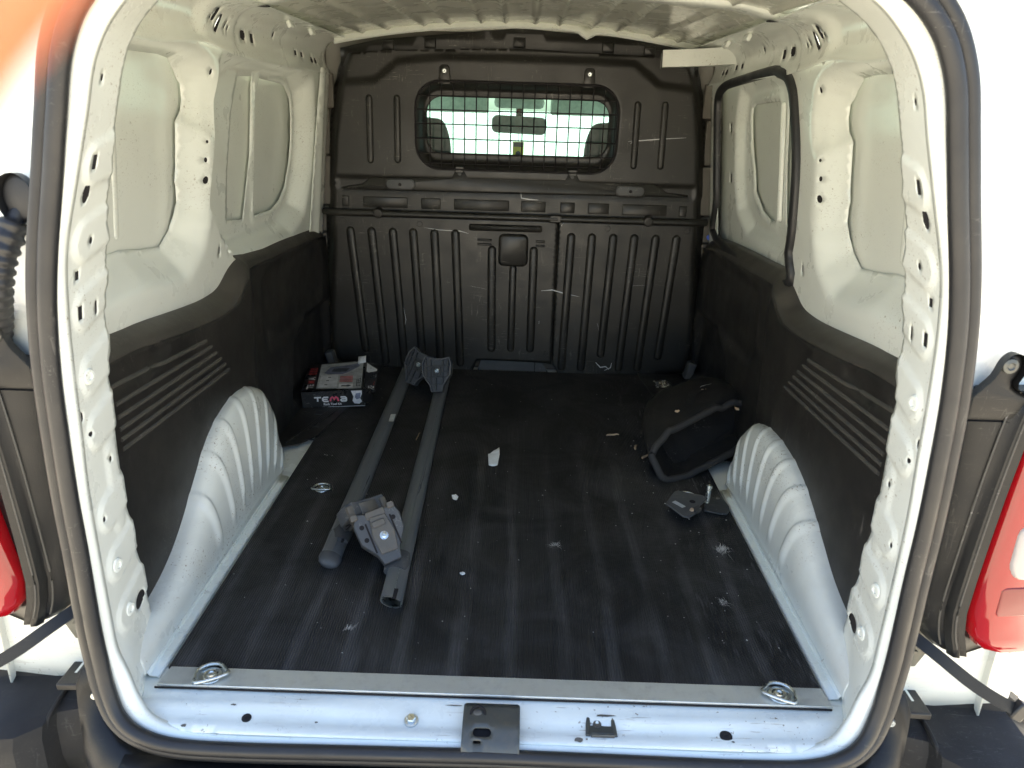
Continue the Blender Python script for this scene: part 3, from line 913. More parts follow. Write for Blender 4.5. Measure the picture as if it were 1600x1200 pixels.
# roof side rails with punched holes --------------------------------------
RP = spline([(.666, 1.072), (.671, 1.088), (.680, 1.108), (.681, 1.140), (.664, 1.170), (.632, 1.185), (.590, 1.187)], 5)
RP = np.array(RP)
rl = np.r_[0, np.cumsum(np.hypot(*np.diff(RP, axis=0).T))]
def rail_map(s):
    def f(Y, v):
        X = np.interp(v, rl, RP[:, 0]); Z = np.interp(v, rl, RP[:, 1])
        P = np.stack([Y, v], 1)
        dent = .006*(1-smoothstep(.004, .02, polydist(P, [(1.0, .085), (1.32, .080)], False)))
        bulge = .016*(1-smoothstep(.0, .05, sdf(P, rrect(.80, .09, .16, .13, .05))))
        low = .010*smoothstep(.55, .30, Y)*smoothstep(.05, 0, v)
        return s*(X-bulge*.6+dent*.4-low), Y, Z-bulge*.5+.018*np.exp(-((Y-.70)/.16)**2)*np.clip(1-v/.05, 0, 1)
    return f
vz = lambda z: float(np.interp(z, RP[:30, 1], rl[:30]))
LH = [rrect(.975, vz(1.128), .022, .022, .001, 1), rrect(1.040, vz(1.126), .022, .022, .001, 1), oval(1.21, vz(1.150), .005, .010, 8), rrect(1.425, vz(1.118), .022, .014, .001, 1), rrect(1.49, vz(1.117), .022, .014, .001, 1), rrect(1.60, vz(1.108), .018, .018, .001, 1), rrect(1.645, vz(1.108), .018, .018, .001, 1), stadium((.775, .062), (.790, .090), .004, 5), stadium((.752, .082), (.756, .104), .0045, 5), oval(.738, .085, .004, .006, 8), stadium((.825, .07), (.835, .085), .0025, 4), stadium((.845, .068), (.85, .075), .003, 4)]
for s in (-1, 1):
    rs = sheet('roof_side_rail', [(.03, 0), (1.78, 0), (1.78, float(rl[-1])), (.03, float(rl[-1]))], LH, rail_map(s), 'white', van,   .016, .014, .004, .0005, flip=(s < 0), smooth=60, label='white roof side rail with punched square holes')
    rm_ = rail_map(s)
    hole_shade_plates(LH, lambda Y, v, s=s, rm_=rm_: (rm_(Y, v)[0]+s*.0010, Y, rm_(Y, v)[2]+.0004), rs, 1.5)
    for y_ in (1.20, 1.42):
        box('rail_clip', (s*.625, y_, 1.176), (.012, .045, .020), 'white', rs, Matrix.Rotation(.4*s, 3, 'Y'), .004)

# roof panel, roof bow, front header ---------------------------------------
RIBS = [-.56, -.47, -.34, -.25, -.13, -.05, .05, .13, .25, .34, .47, .56]
def roof_z(X, Y):
    z = 1.252-.15*X*X
    for k, rx in enumerate(RIBS):
        cx = rx*(1+.10*(1.2-Y)) if abs(rx) > .2 else rx
        z = z-.008*np.exp(-((X-cx)/.0075)**2)
    return z
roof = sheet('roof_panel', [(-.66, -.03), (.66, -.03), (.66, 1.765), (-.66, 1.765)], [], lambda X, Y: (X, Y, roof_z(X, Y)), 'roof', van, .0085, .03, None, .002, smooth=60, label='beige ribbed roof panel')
bow = []
for X in np.linspace(-.64, .64, 41):
    zb = 1.222-.06*X*X
    if abs(X) > .50: zb -= .012*float(smoothstep(.50, .60, abs(X)))
    yb = .86+.10*X*X
    bow.append([(X, yb-.055, zb+.035), (X, yb-.045, zb+.004), (X, yb-.038, zb), (X, yb+.020, zb), (X, yb+.027, zb+.004), (X, yb+.034, zb+.028)])
bowo = loft('roof_bow', bow, 'white', van, smooth=50, thick=.002, label='white roof crossmember')
for s in (-1, 1):
    lathe('bow_hole', [(.016, -.001), (.016, .001), (0, .001)], (s*.60, .90, 1.186), (0, 0, -1), 'dark', bowo, 14)
head = []
for X in np.linspace(-.63, .63, 85):
    zb = 1.232-.16*X*X-.020*float(np.exp(-((X-.225)/.022)**2))
    head.append([(X, 1.735, zb+.045), (X, 1.715, zb+.014), (X, 1.711, zb+.004), (X, 1.716, zb-.001), (X, 1.726, zb), (X, 1.75, zb+.006)])
loft('front_header', head, 'white', van, smooth=60, thick=.002, label='white front roof header above the bulkhead')

# white guide channel of the side door, top right
gr = sweep('door_guide_channel', spline([(.478, 1.665, 1.147), (.56, 1.650, 1.150), (.64, 1.600, 1.153), (.71, 1.50, 1.155)], 6), [(.022, -.026), (.022, .026), (-.022, .026), (-.022, -.026)], 'white', van, smooth=25, label='white door guide channel at the upper right corner')
box('channel_stop', (.474, 1.666, 1.140), (.004, .040, .046), 'latch', gr, Matrix.Rotation(-.15, 3, 'Z'), .001)

# ------------------------------------------------------------------ bulkhead
YB = 1.748
WZ = np.array([(-.01, .700), (.02, .718), (.06, .728), (.11, .738), (.3, .728), (.48, .712), (.60, .709), (.72, .698), (.86, .686), (.967, .668), (1.06, .650), (1.10, .640), (1.14, .622), (1.165, .59), (1.19, .55)])
def half(Z): return np.interp(Z, WZ[:, 0], WZ[:, 1])
def bulk_edge(X, Z): return .050*smoothstep(-.045, .0, np.abs(X)-half(Z))
SH = [(-.63, 1.037), (-.50, 1.049), (-.423, 1.112), (-.258, 1.130), (.242, 1.130), (.40, 1.126), (.487, 1.060), (.63, 1.045)]
GR = rrect(0, .914, .716, .288, .085, 8)
GL = rrect(0, .915, .650, .192, .055, 8)
def upper_y(X, Z):
    P = np.stack([X, Z], 1)
    zs = np.interp(X, [q[0] for q in SH], [q[1] for q in SH])
    y = .015*smoothstep(-.004, .024, Z-zs)
    y = y+.034*smoothstep(.002, -.026, sdf(P, GR))
    # recessed belt above the hinge
    y = y+.010*smoothstep(.735, .725, Z)*smoothstep(.66, .65, np.abs(X))*(1-smoothstep(.0, .012, .690-Z))
    y = y+.006*smoothstep(.690, .684, Z)
    y = y+bulk_edge(X, Z)
    return YB+y
uo = [(x_, .602) for x_ in (-.709,)]+[(-float(half(z_)), z_) for z_ in np.linspace(.65, 1.14, 12)]+[(-.458, 1.156), (0, 1.172), (.458, 1.160)]+[(float(half(z_)), z_) for z_ in np.linspace(1.14, .65, 12)]+[(.709, .602)]
ub = sheet('bulkhead_upper_panel', uo, [GL], lambda X, Z: (X, upper_y(X, Z), Z), 'bulk', van, .0095, .010, .008, .003, smooth=60, label='black plastic upper bulkhead panel around the window')
def low_y(X, Z): return YB-.006+bulk_edge(X, Z)+.05*smoothstep(.03, -.01, Z)*smoothstep(.55, .72, np.abs(X))
NOTCH = [(-.150, -.006), (-.135, .040), (-.120, .046), (.135, .040), (.150, .034), (.170, -.006)]
def split_outline(x0, x1):
    if x0 < 0: return [(-float(half(z_)), z_) for z_ in np.linspace(-.004, .596, 14)]+[(x1, .596), (x1, .034), (.135, .040), (-.120, .046), (-.135, .040), (-.150, -.006)]
    return [(x0, .034), (x0, .596)]+[(float(half(z_)), z_) for z_ in np.linspace(.596, -.004, 14)]+[(.19, -.006), (.172, .028)]
lowL = sheet('bulkhead_lower_panel', split_outline(-1, .1605), [], lambda X, Z: (X, low_y(X, Z), Z), 'bulk', van, .012, .012, None, .003, smooth=60, label='wide left section of the black ribbed lower bulkhead')
lowR = sheet('bulkhead_lower_panel', split_outline(.1645, 1), [], lambda X, Z: (X, low_y(X, Z), Z), 'bulk', van, .012, .012, None, .003, smooth=60, label='fold-down right section of the black ribbed lower bulkhead')
on_low = lambda a, b, h: (a, float(low_y(np.array([a]), np.array([b]))[0])-.0012-h, b)
on_up = lambda a, b, h: (a, float(upper_y(np.array([a]), np.array([b]))[0])-.0012-h, b)
rt_ = [(-.610, .535), (-.531, .535), (-.452, .535), (-.376, .536), (-.297, .535), (-.219, .536), (-.082, .480), (.075, .481), (.212, .536), (.289, .537), (.368, .538), (.446, .539), (.525, .539), (.602, .540)]
rb_ = [(-.572, .077), (-.493, .025), (-.419, .025), (-.350, .079), (-.275, .025), (-.199, .030), (-.077, .094), (.075, .097), (.201, .025), (.278, .025), (.352, .084), (.426, .028), (.500, .030), (.577, .083)]
for a_, b_ in zip(rt_, rb_):
    pad('rib', stadium(b_, a_, .0165, 7), .010, .011, on_low, 'bulk', lowL if a_[0] < .16 else lowR, flip=True)
pad('rib', stadium((-.001, .096), (-.001, .412), .0145, 7), .009, .010, on_low, 'bulk', lowL, flip=True)
sq = pad('square_boss', rrect(-.002, .481, .112, .122, .022), .016, .010, on_low, 'bulk', lowL, flip=True)
pad('grip_bar', rrect(-.033, .562, .272, .026, .008), .014, .008, on_low, 'bulk', lowL, flip=True)
pad('short_rib', rrect(-.110, .516, .054, .010, .004), .006, .003, on_low, 'bulk', lowL, flip=True)
pad('short_rib', rrect(-.110, .500, .054, .010, .004), .006, .003, on_low, 'bulk', lowL, flip=True)
pad('short_rib', rrect(.098, .516, .034, .010, .004), .006, .003, on_low, 'bulk', lowL, flip=True)
pad('short_rib', rrect(.098, .500, .034, .010, .004), .006, .003, on_low, 'bulk', lowL, flip=True)
for (x_, z_, p_) in ((-.635, .572, lowL), (-.352, .567, lowL), (.345, .572, lowR), (.640, .572, lowR), (.14, .08, lowL)):
    lathe('fixing_plug', [(.011, 0), (.010, .0025), (.006, .003), (0, .002)], (x_, YB-.0075, z_), (0, -1, 0), 'bulk', p_, 14)
# hinge bead along the joint
for (xa, xb, p_) in ((-.706, .158, lowL), (.166, .706, lowR)):
    path = [(x_, YB-.006+.02*float(smoothstep(.66, .706, abs(x_))), .602) for x_ in np.linspace(xa, xb, 24)]
    sweep('hinge_bead', path, [(.013, .004), (.011, .012), (.004, .017), (-.004, .017), (-.011, .011), (-.013, .004), (-.012, -.006), (.012, -.006)], 'bulk', p_, upv=(0, -1, 0))
for (x_, p_) in ((-.504, lowL), (.491, lowR)):
    lathe('hinge_knob', [(.019, -.01), (.019, .014), (.016, .020), (.010, .021), (0, .020)], (x_, YB-.004, .604), (0, -1, -.1), 'bulk', p_, 16)
box('hinge_joint', (.150, YB-.012, .602), (.046, .020, .030), 'bulk', lowL, None, .005)
def scratch(pts, wd, fm, parent, mat='card'):
    n_ = len(pts); V = []
    for k, (a_, b_) in enumerate(pts):
        a0 = pts[max(0, k-1)]; a1 = pts[min(n_-1, k+1)]
        dx, dz = a1[0]-a0[0], a1[1]-a0[1]; L = math.hypot(dx, dz) or 1
        w_ = wd*(.25 if k in (0, n_-1) else random.uniform(.6, 1.2))
        V += [fm(a_-dz/L*w_, b_+dx/L*w_, .0008), fm(a_+dz/L*w_, b_-dx/L*w_, .0008)]
    F = [(2*k, 2*k+1, 2*k+3, 2*k+2) for k in range(n_-1)]
    return mesh('scratch', V, F, mat, parent, 0)
flat_low = lambda a, b, h: (a, YB-.0082-h, b)
for pts_, wd_ in (([(.108, .330), (.15, .335), (.20, .322), (.255, .312)], .0018), ([(.335, .050), (.355, .030), (.375, .034), (.390, .022)], .0030), ([(.372, .018), (.395, .030), (.398, .050)], .0026), ([(.105, .200), (.106, .212)], .0022), ([(.182, .590), (.172, .575)], .0020), ([(.204, .42), (.206, .385), (.203, .36)], .0014), ([(-.335, .555), (-.28, .548), (-.20, .546), (-.17, .538)], .0012), ([(-.16, .34), (-.10, .33)], .0008), ([(.44, .36), (.50, .364)], .0010), ([(.33, .21), (.36, .12)], .0012), ([(-.42, .26), (-.41, .20), (-.415, .17)], .0012)):
    scratch(pts_, wd_, flat_low if abs(pts_[0][0]-.36) > .06 or True else flat_low, lowR if pts_[0][0] > .165 else lowL)
# grey flap in the notch at the floor
nf = prism('floor_flap', [(-.132, -.004), (-.118, .040), (.128, .036), (.150, -.004)], 0, .004, lambda a, b, h: Vector((a, YB+.010-.10*(b-.04)-h, b)), 'foot', van, .0015, label='grey plastic flap in the notch under the bulkhead')
box('flap_seam', (.096, YB+.006, .018), (.003, .012, .044), 'dark', nf, None, 0)
# upper panel details
for (x_, z0_, z1_) in ((-.524, .790, .998), (-.426, .793, 1.000), (.420, .797, 1.003), (.516, .798, 1.004)):
    pad('upright_rib', stadium((x_*1.005, z0_), (x_, z1_), .0125, 7), .008, .009, on_up, 'bulk', ub, flip=True)
belt = [(-.637, .683), (-.637, .692), (-.559, .706), (-.529, .730), (-.236, .738), (-.221, .765), (-.188, .766), (-.173, .740), (.177, .741), (.190, .767), (.218, .768), (.235, .739), (.498, .738), (.554, .706), (.631, .700), (.631, .690), (0, .684)]
pad('belt_moulding', belt[::-1], .012, .005, lambda a, b, h: (a, YB+.0095-h*1.05, b), 'bulk', ub, base=-.004)
PX = [(-.639, -.612), (-.561, -.396), (-.347, -.274), (-.226, -.022), (.021, .113), (.165, .220), (.268, .346), (.394, .558), (.603, .632)]
for a_, b_ in PX:
    pad('pocket_panel', rrect((a_+b_)/2, .641, b_-a_, .040, .004, 3), .007, .003, lambda a, b, h: (a, YB+.0075-h, b), 'bulk', ub, flip=True)
for x_ in (-.4215, .418):
    sl = pad('slot_rim', rrect(x_, .708, .112, .044, .020, 6), .004, .003, lambda a, b, h: (a, YB-.004-h, b), 'bulk', ub, flip=True, base=-.004)
    pad('slot_inset', rrect(x_, .708, .098, .031, .0145, 6), .001, .001, lambda a, b, h: (a, YB-.0085-h, b), 'foot', ub, flip=True)
    lathe('slot_screw', [(.006, 0), (.005, .002), (0, .0022)], (x_, YB-.0095, .707), (0, -1, 0), 'dark', ub, 12)
for (x_, z_) in ((-.258, 1.094), (.245, 1.096)):
    pad('screw_lug', [(x_-.022, z_-.045), (x_+.022, z_-.045), (x_+.018, z_+.012), (x_+.010, z_+.020), (x_-.010, z_+.020), (x_-.018, z_+.012)], .008, .004, lambda a, b, h: (a, YB-.001-h, b), 'bulk', ub, flip=True, base=-.006)
    lathe('screw', [(.009, 0), (.009, .002), (.0065, .005), (.003, .0055), (0, .004)], (x_, YB-.010, z_), (0, -1, 0), 'steel', ub, 16)
for x_ in (-.204, .204):
    lathe('lug_rivet', [(.007, 0), (.006, .002), (0, .002)], (x_, YB-.004, .752), (0, -1, 0), 'foot', ub, 12)
for pts_, wd_ in (([(.020, .690), (.022, .672), (.050, .668), (.085, .667)], .0022), ([(.395, .880), (.44, .884), (.52, .892), (.60, .898)], .0014), ([(.405, .872), (.412, .880)], .0030)):
    scratch(pts_, wd_, lambda a, b, h: (a, YB-.0032-h, b), ub)
# top strip with tabs
tops = sheet('bulkhead_top_strip', [(-.628, 1.10), (-.628, 1.160), (-.50, 1.19), (0, 1.240), (.50, 1.205), (.628, 1.17), (.628, 1.10)], [], lambda X, Z: (X, YB+.048+0*X, Z), 'bulk', van, .03, label='black strip between bulkhead and roof')
for x_, z_ in ((-.460, 1.173), (-.313, 1.184), (-.002, 1.193), (.307, 1.186), (.452, 1.178)):
    pad('strip_tab', rrect(x_, z_, .042, .034, .004, 3), .006, .004, lambda a, b, h: (a, YB+.046-h, b), 'bulk', tops, flip=True)
# window glass
mesh('bulkhead_window', [(x_, YB+.040, z_) for x_, z_ in rrect(0, .915, .68, .222, .06, 8)], [tuple(range(36))], 'bglass', van, 0, label='green tinted bulkhead window')
# wire grille
gf = sweep('window_grille', [(a, YB-.012, b) for a, b in rrect(-.004, .9135, .712, .294, .085, 8)], circ(.0042, 8), 'dark', van, True, upv=(0, -1, 0), label='black wire grille over the bulkhead window')
def chord_v(x_):
    ax = abs(x_)-(.356-.085)
    hh = .147-.085+(math.sqrt(max(0, .085**2-ax**2)) if ax > 0 else .085)
    return hh
for k in range(17):
    x_ = -.309+k*.0408
    hh = chord_v(x_+.004)
    sweep('wire', [(x_, YB-.0125, .9135-hh), (x_, YB-.0125, .9135+hh)], circ(.0021, 6), 'dark', gf, upv=(0, -1, 0))
for z_ in (1.012, .967, .920, .871, .822, .787):
    az = abs(z_-.9135)-(.147-.085)
    ww = .356-.085+(math.sqrt(max(0, .085**2-az**2)) if az > 0 else .085)
    sweep('wire', [(-.004-ww, YB-.0162, z_), (-.004+ww, YB-.0162, z_)], circ(.0021, 6), 'dark', gf, upv=(0, -1, 0))
for x_ in (-.204, .204):
    box('grille_clip', (x_, YB-.010, .766), (.030, .010, .022), 'bulk', gf, None, .002)

# grey strips and blue clips in the gap beside the bulkhead
for s in (-1, 1):
    z0_ = .02
    for k, h_ in enumerate((.14, .19, .17, .10, .18, .16, .12)):
        g_ = box('gap_strip', (s*(.735-.018*(k > 3)-.02*(k > 5)), 1.80+.004*(k % 2), z0_+h_/2), (.075, .02, h_-.006), 'cabin', van, None, .004, label='brown-grey cabin trim strip beside the bulkhead')
        z0_ += h_
        if k in (2, 4, 5):
            lathe('strip_screw', [(.006, 0), (.005, .003), (0, .003)], (s*.728, 1.788, z0_-.04), (0, -1, 0), 'dark', g_, 10)
    lathe('blue_clip', [(.010, 0), (.010, .006), (.004, .010), (0, .010)], (s*.733, 1.785, .545), (0, -1, 0), 'blue', van, 12, label='small blue plastic clip beside the bulkhead')
    box('seat_foot', (s*.70, 1.715, .035), (.030, .05, .075), 'foot', van, Matrix.Rotation(s*.25, 3, 'Y'), .006, label='grey bracket at the bulkhead foot')

# ------------------------------------------------------------------ cabin seen through the window
mesh('headlining', [(-.70, 1.77, 1.255), (.70, 1.77, 1.255), (.66, 2.55, 1.03), (-.66, 2.55, 1.03)], [(0, 1, 2, 3)], 'headlining', van, thick=.02)
for s in (-1, 1):
    box('sun_visor', (s*.33, 2.53, .995), (.38, .02, .085), 'headlining', van, Matrix.Rotation(-.5, 3, 'X'), .01, label='pale folded sun visor')
    hr = []
    for t in np.linspace(0, 1, 7):
        ww = .11*(1-.35*t**3); dd = .045*(1-.3*t*t)
        hr.append([(s*.37+a*ww/.5, 2.02+b*dd/.5, .78+.16*t) for a, b in rrect(0, 0, 1, 1, .42, 5)])
    loft('headrest', hr, 'seat', van, True, cap=True, smooth=80, label='grey seat headrest behind the bulkhead window', sub=1)
    st_ = []
    for t in np.linspace(0, 1, 5):
        st_.append([(s*.37+a*.46, 2.02-.10*t*0+.02+b*.12, .05+.68*t) for a, b in rrect(0, 0, 1, 1, .2, 4)])
    loft('seat_back', st_, 'seat', van, True, cap=True, smooth=60)
    mesh('cabin_side', [(s*.80, 1.81, -.1), (s*.80, 2.9, -.1), (s*.80, 2.9, .72), (s*.80, 1.81, .72)], [(0, 1, 2, 3)], 'cabin', van, thick=.02)
    sweep('windscreen_pillar', [(s*.80, 2.55, 1.03), (s*.83, 2.9, .85), (s*.84, 3.5, .55)], circ(.035, 8), 'headlining', van)
    mesh('side_window', [(s*.80, 1.83, .72), (s*.80, 2.9, .72), (s*.80, 2.75, .95), (s*.74, 2.5, 1.04), (s*.70, 1.83, 1.22)], [(0, 1, 2, 3, 4)], 'wglass', van, 0)
mesh('windscreen', [(-.80, 3.50, .55), (.80, 3.50, .55), (.68, 2.55, 1.03), (-.68, 2.55, 1.03)], [(0, 1, 2, 3)], 'wglass', van, 0, label='windscreen glass')
box('dashboard', (0, 3.1, .36), (1.56, .62, .40), 'cabin', van, None, .06)
box('cabin_floor', (0, 2.4, -.12), (1.56, 1.25, .04), 'seat', van, None, .01)
mp = prism('rear_view_mirror', rrect(0, 0, .250, .075, .024, 5), 0, .03, frame3((.0, 2.56, .908), (1, .06, -.03), (0, .1, 1)), 'seat', van, .006, label='rear view mirror seen through the bulkhead window')
box('mirror_stem', (.0, 2.58, .965), (.03, .04, .06), 'cabin', van, None, .01)
box('mirror_console', (.0, 2.50, 1.005), (.22, .16, .05), 'headlining', van, None, .02)
hc = box('hanging_card', (.0, 2.54, .790), (.050, .003, .095), 'yellow', van, None, .001, label='yellow card hanging from the rear view mirror')
box('card_header', (.0, 2.5375, .825), (.044, .002, .020), 'cabin', hc, None, 0)
lathe('card_print', [(.012, 0), (.012, .001), (0, .001)], (.0, 2.5383, .785), (0, -1, 0), 'printdark', hc, 12)
sweep('card_string', [(.0, 2.54, .838), (.0, 2.54, .90)], circ(.0012, 5), 'dark', hc)

# ------------------------------------------------------------------ exterior rear corners
for s in (-1, 1):
    # painted rear corner of the body, above and below
    rows = []
    for z_ in np.linspace(.50, 1.32, 18):
        xs_ = float(np.interp(z_, [p_[2] for p_ in SE[30:]], [p_[0] for p_ in SE[30:]])) if z_ < 1.12 else .48
        wx = .905-.16*max(0, z_-.62)**1.3
        rows.append([(s*(xs_+.022), -.030, z_), (s*(xs_+.040), -.012, z_), (s*(xs_+.060), .006, z_), (s*(xs_+.11), .012, z_), (s*(wx-.05), .022, z_), (s*(wx-.012), .045, z_), (s*wx, .09, z_), (s*(wx+.01), .60, z_)])
    rc = loft('rear_corner_panel', rows, 'white', van, smooth=60, flip=(s < 0), thick=.003, label='white painted rear body corner')
    rows = []
    for z_ in np.linspace(-.06, .52, 12):
        rows.append([(s*.675, -.030, z_), (s*.690, .0, z_), (s*.715, .045, z_), (s*.76, .060, z_), (s*.86, .064, z_), (s*.955, .068, z_), (s*.965, .6, z_)])
    loft('rear_corner_panel', rows, 'white', van, smooth=60, flip=(s < 0), thick=.003, label='white painted lower rear body corner')
    # black lamp housing: inner face, step and lamp flange
    zz = [.140, .158, .185, .225, .285, .36, .44, .52, .575, .61]
    xi_ = [.745, .725, .713, .705, .702, .700, .698, .694, .690, .688]
    xo_ = [.79, .785, .776, .770, .771, .774, .778, .784, .790, .80]
    rows = []
    for z_, a_, b_ in zip(zz, xi_, xo_):
        rows.append([(s*a_, .050, z_), (s*(a_+.004), .010, z_), (s*(a_+.014), -.004, z_), (s*(a_+(b_-a_)*.55), -.012, z_), (s*(b_-.030), -.016, z_), (s*(b_-.024), -.026, z_), (s*(b_-.016), -.028, z_), (s*(b_-.012), -.022, z_), (s*(b_-.002), -.024, z_), (s*(b_+.004), -.012, z_), (s*(b_+.10), .03, z_)])
    hs = loft('lamp_housing', rows, 'housing', van, smooth=45, flip=(s < 0), thick=.002, label='weathered black plastic tail lamp housing')
    mesh('housing_top', [rows[-1][k] for k in range(len(rows[-1]))]+[(s*.90, .06, .61)], [tuple(range(len(rows[-1])+1))], 'housing', hs, 0)
    mesh('housing_floor', [(s*.745, .05, .140), (s*.749, .010, .140), (s*.79, -.016, .140), (s*.9, .03, .140), (s*.9, .07, .140)], [(0, 1, 2, 3, 4)], 'housing', hs)
    for off_, yy_ in ((-.019, -.0285), (-.040, -.0165)):
        sweep('housing_bead', spline([(s*(b_+off_), yy_, z_) for z_, b_ in zip(zz[1:], xo_[1:])], 3), circ(.0016, 6), 'rib', hs)
    # top bracket with screw
    br = spline([(.690, .560), (.684, .598), (.695, .616), (.709, .634), (.717, .658), (.730, .670), (.747, .664), (.751, .645), (.745, .618), (.785, .602), (.82, .604), (.82, .56)], 3)
    bk = pad('housing_bracket', [(s*a, b) for a, b in br], .012, .008, lambda a, b, h: (a, -.010-h*float(smoothstep(.545, .595, b))-.003*float(1-smoothstep(.545, .595, b)), b), 'housing', van, base=.02, flip=(s > 0), label='black plastic bracket holding the lamp housing')
    lathe('bracket_screw', [(.012, 0), (.011, .004), (.006, .0055), (.004, .0035), (0, .0035)], (s*.729, -.022, .650), (0, -1, 0), 'latch', bk, 14)
    # tail lamp
    lz = [.150, .165, .190, .23, .29, .36, .44, .52, .61]
    lx = [.838, .808, .790, .782, .783, .786, .790, .795, .80]
    rows = []
    for z_, a_ in zip(lz, lx):
        if s < 0: a_ += .024*float(smoothstep(.20, .36, z_))
        e_ = .02 if z_ < .16 else 0
        rows.append([(s*(a_-.012), .0+e_, z_), (s*(a_-.010), -.020+e_, z_), (s*(a_-.002), -.034+e_, z_), (s*(a_+.020), -.042+e_, z_), (s*(a_+.07), -.036+e_, z_), (s*(a_+.12), -.005+e_, z_), (s*(a_+.13), .06, z_)])
    tl_ = loft('tail_lamp', [[Vector(p_) for p_ in r_] for r_ in rows], 'redlens', van, smooth=70, flip=(s < 0), label='red tail lamp at the rear corner')
    mesh('lamp_top', [tuple(p_) for p_ in rows[-1]], [tuple(range(len(rows[-1])))], 'redlens', tl_, 0)
    mesh('lamp_base', [(s*.826, .02, .149), (s*.858, -.022, .149), (s*.95, .0, .149), (s*.95, .06, .149)], [(0, 1, 2, 3)], 'darkred', tl_)
    if s > 0:
        pad('reversing_lens', [(s*a, b) for a, b in rrect(.850, .358, .100, .110, .03)], .006, .008, lambda a, b, h: (a, -.0400-h+.12*max(0, a-.815), b), 'clearlens', tl_, flip=True)
        pad('lamp_segment', [(s*a, b) for a, b in rrect(.848, .262, .096, .055, .008)], .003, .003, lambda a, b, h: (a, -.0400-h+.12*max(0, a-.815), b), 'darkred', tl_, flip=True)
    # hinge plate and door check strap
    hp = prism('check_plate', [(s*.690, .065), (s*.705, .175), (s*.775, .170), (s*.765, .115), (s*.745, .07)][::-s], 0, .004, lambda a, b, h: Vector((a, .035-h, b)), 'latch', van, .001, label='dark steel plate of the door check strap')
    for (a_, b_) in ((.715, .115), (.735, .10), (.757, .145)):
        lathe('plate_rivet', [(.008, 0), (.007, .004), (0, .004)], (s*a_, .030, b_), (0, -1, 0), 'steel' if a_ > .75 else 'latch', hp, 12)
    strap = [(s*.680, .02, .175), (s*.73, -.03, .150), (s*.80, -.055, .103), (s*.87, -.065, .068), (s*.99, -.07, .02)]
    cs = sweep('door_check_strap', spline(strap, 5), [(.010, .003), (.010, -.003), (-.010, -.003), (-.010, .003)], 'housing', van, upv=(0, -1, .5), smooth=25, label='black door check strap')
    if s > 0:
        box('strap_stop', (.868, -.066, .070), (.022, .016, .034), 'rubber', cs, Matrix.Rotation(.45, 3, 'Y'), .003)
    # bumper end: top shelf, bulged end block, inner riser along the seal
    rows = []
    for x_, zt_, yr_ in ((.690, -.028, .015), (.70, -.03, .0), (.735, -.040, -.012), (.775, -.042, -.022), (.785, -.046, -.050), (.82, -.050, -.075), (.88, -.053, -.080), (.96, -.06, -.06), (1.0, -.09, -.02)):
        rows.append([(s*x_, .10, zt_+.040), (s*x_, .072, zt_+.034), (s*x_, .062, zt_+.006), (s*x_, .05, zt_), (s*x_, yr_+.03, zt_-.004), (s*x_, yr_+.008, zt_-.014), (s*x_, yr_, zt_-.035), (s*x_, yr_-.002, zt_-.10), (s*x_, yr_+.02, zt_-.20)])
    bp = loft('bumper_end', rows, 'bumper', van, smooth=26, flip=(s > 0), thick=.003, label='dark grey moulded plastic bumper end')
    sweep('bumper_bead', spline([(s*.778, .03, -.040), (s*.779, -.012, -.046), (s*.783, -.034, -.070), (s*.784, -.040, -.16)], 5), circ(.004, 8), 'bumper', bp)
    box('bumper_tab', (s*.735, .040, -.012), (.085, .080, .014), 'trim', bp, Matrix.Rotation(s*.05, 3, 'Y'), .003)
    lathe('bumper_screw', [(.008, 0), (.007, .004), (0, .004)], (s*.689, -.028, .0), (-s*.2, -1, 0), 'steel', bp, 12)
    rows = []
    for k, (x_, y_, z_) in enumerate([(.690, -.010, .06), (.690, -.014, .02), (.686, -.024, -.02), (.672, -.046, -.050), (.64, -.070, -.075), (.60, -.088, -.090), (.54, -.096, -.096), (.40, -.098, -.098)]):
        rows.append([(s*x_, y_+.02, z_+.01), (s*x_, y_, z_), (s*(x_+.020), y_-.010, z_-.012), (s*(x_+.03), y_-.018, z_-.04), (s*(x_+.03), y_-.022, z_-.10)])
    loft('seal_riser', rows, 'housing', bp, smooth=60, thick=.002, flip=(s < 0))

# bumper centre strip under the seal and painted bumper lower
rows = []
for x_ in np.linspace(-.62, .62, 25):
    rows.append([(x_, -.085, -.072), (x_, -.110, -.078), (x_, -.150, -.084), (x_, -.165, -.095), (x_, -.168, -.15)])
loft('bumper_step', rows, 'housing', van, smooth=40, thick=.003, label='black plastic bumper step below the rear seal')
rows = []
for x_ in np.linspace(-1.0, 1.0, 21):
    y_ = .06*smoothstep(.8, 1.0, abs(x_))
    rows.append([(x_, -.06+y_, -.20), (x_, -.13+y_, -.205), (x_, -.175+y_, -.225), (x_, -.19+y_, -.27), (x_, -.18+y_, -.40)])
loft('bumper_skin', rows, 'white', van, smooth=50, thick=.003, label='painted lower bumper skin')

# ribbed cable gaiter on the left
gp = spline([(-.660, .012, .850), (-.672, -.010, .815), (-.690, -.030, .765), (-.705, -.034, .715), (-.728, -.015, .665), (-.75, .0, .62)], 14)
rad = []
for i in range(len(gp)):
    t = i/(len(gp)-1)
    base = .012 if t < .22 else .0175
    rad.append(base+(.0035 if (i % 4) in (1, 2) and t > .22 else 0))
gt = sweep('cable_gaiter', gp, circ(1.0, 14), 'rubber', van, scale=rad, smooth=60, label='ribbed black rubber cable gaiter on the rear corner')
pad('gaiter_grommet', [( -.660+.026*math.cos(t), .842+.034*math.sin(t)) for t in np.linspace(0, 2*math.pi, 25)[:-1]], .010, .008, lambda a, b, h: (a, -.006-h, b), 'rubber', gt, base=.02, flip=True)

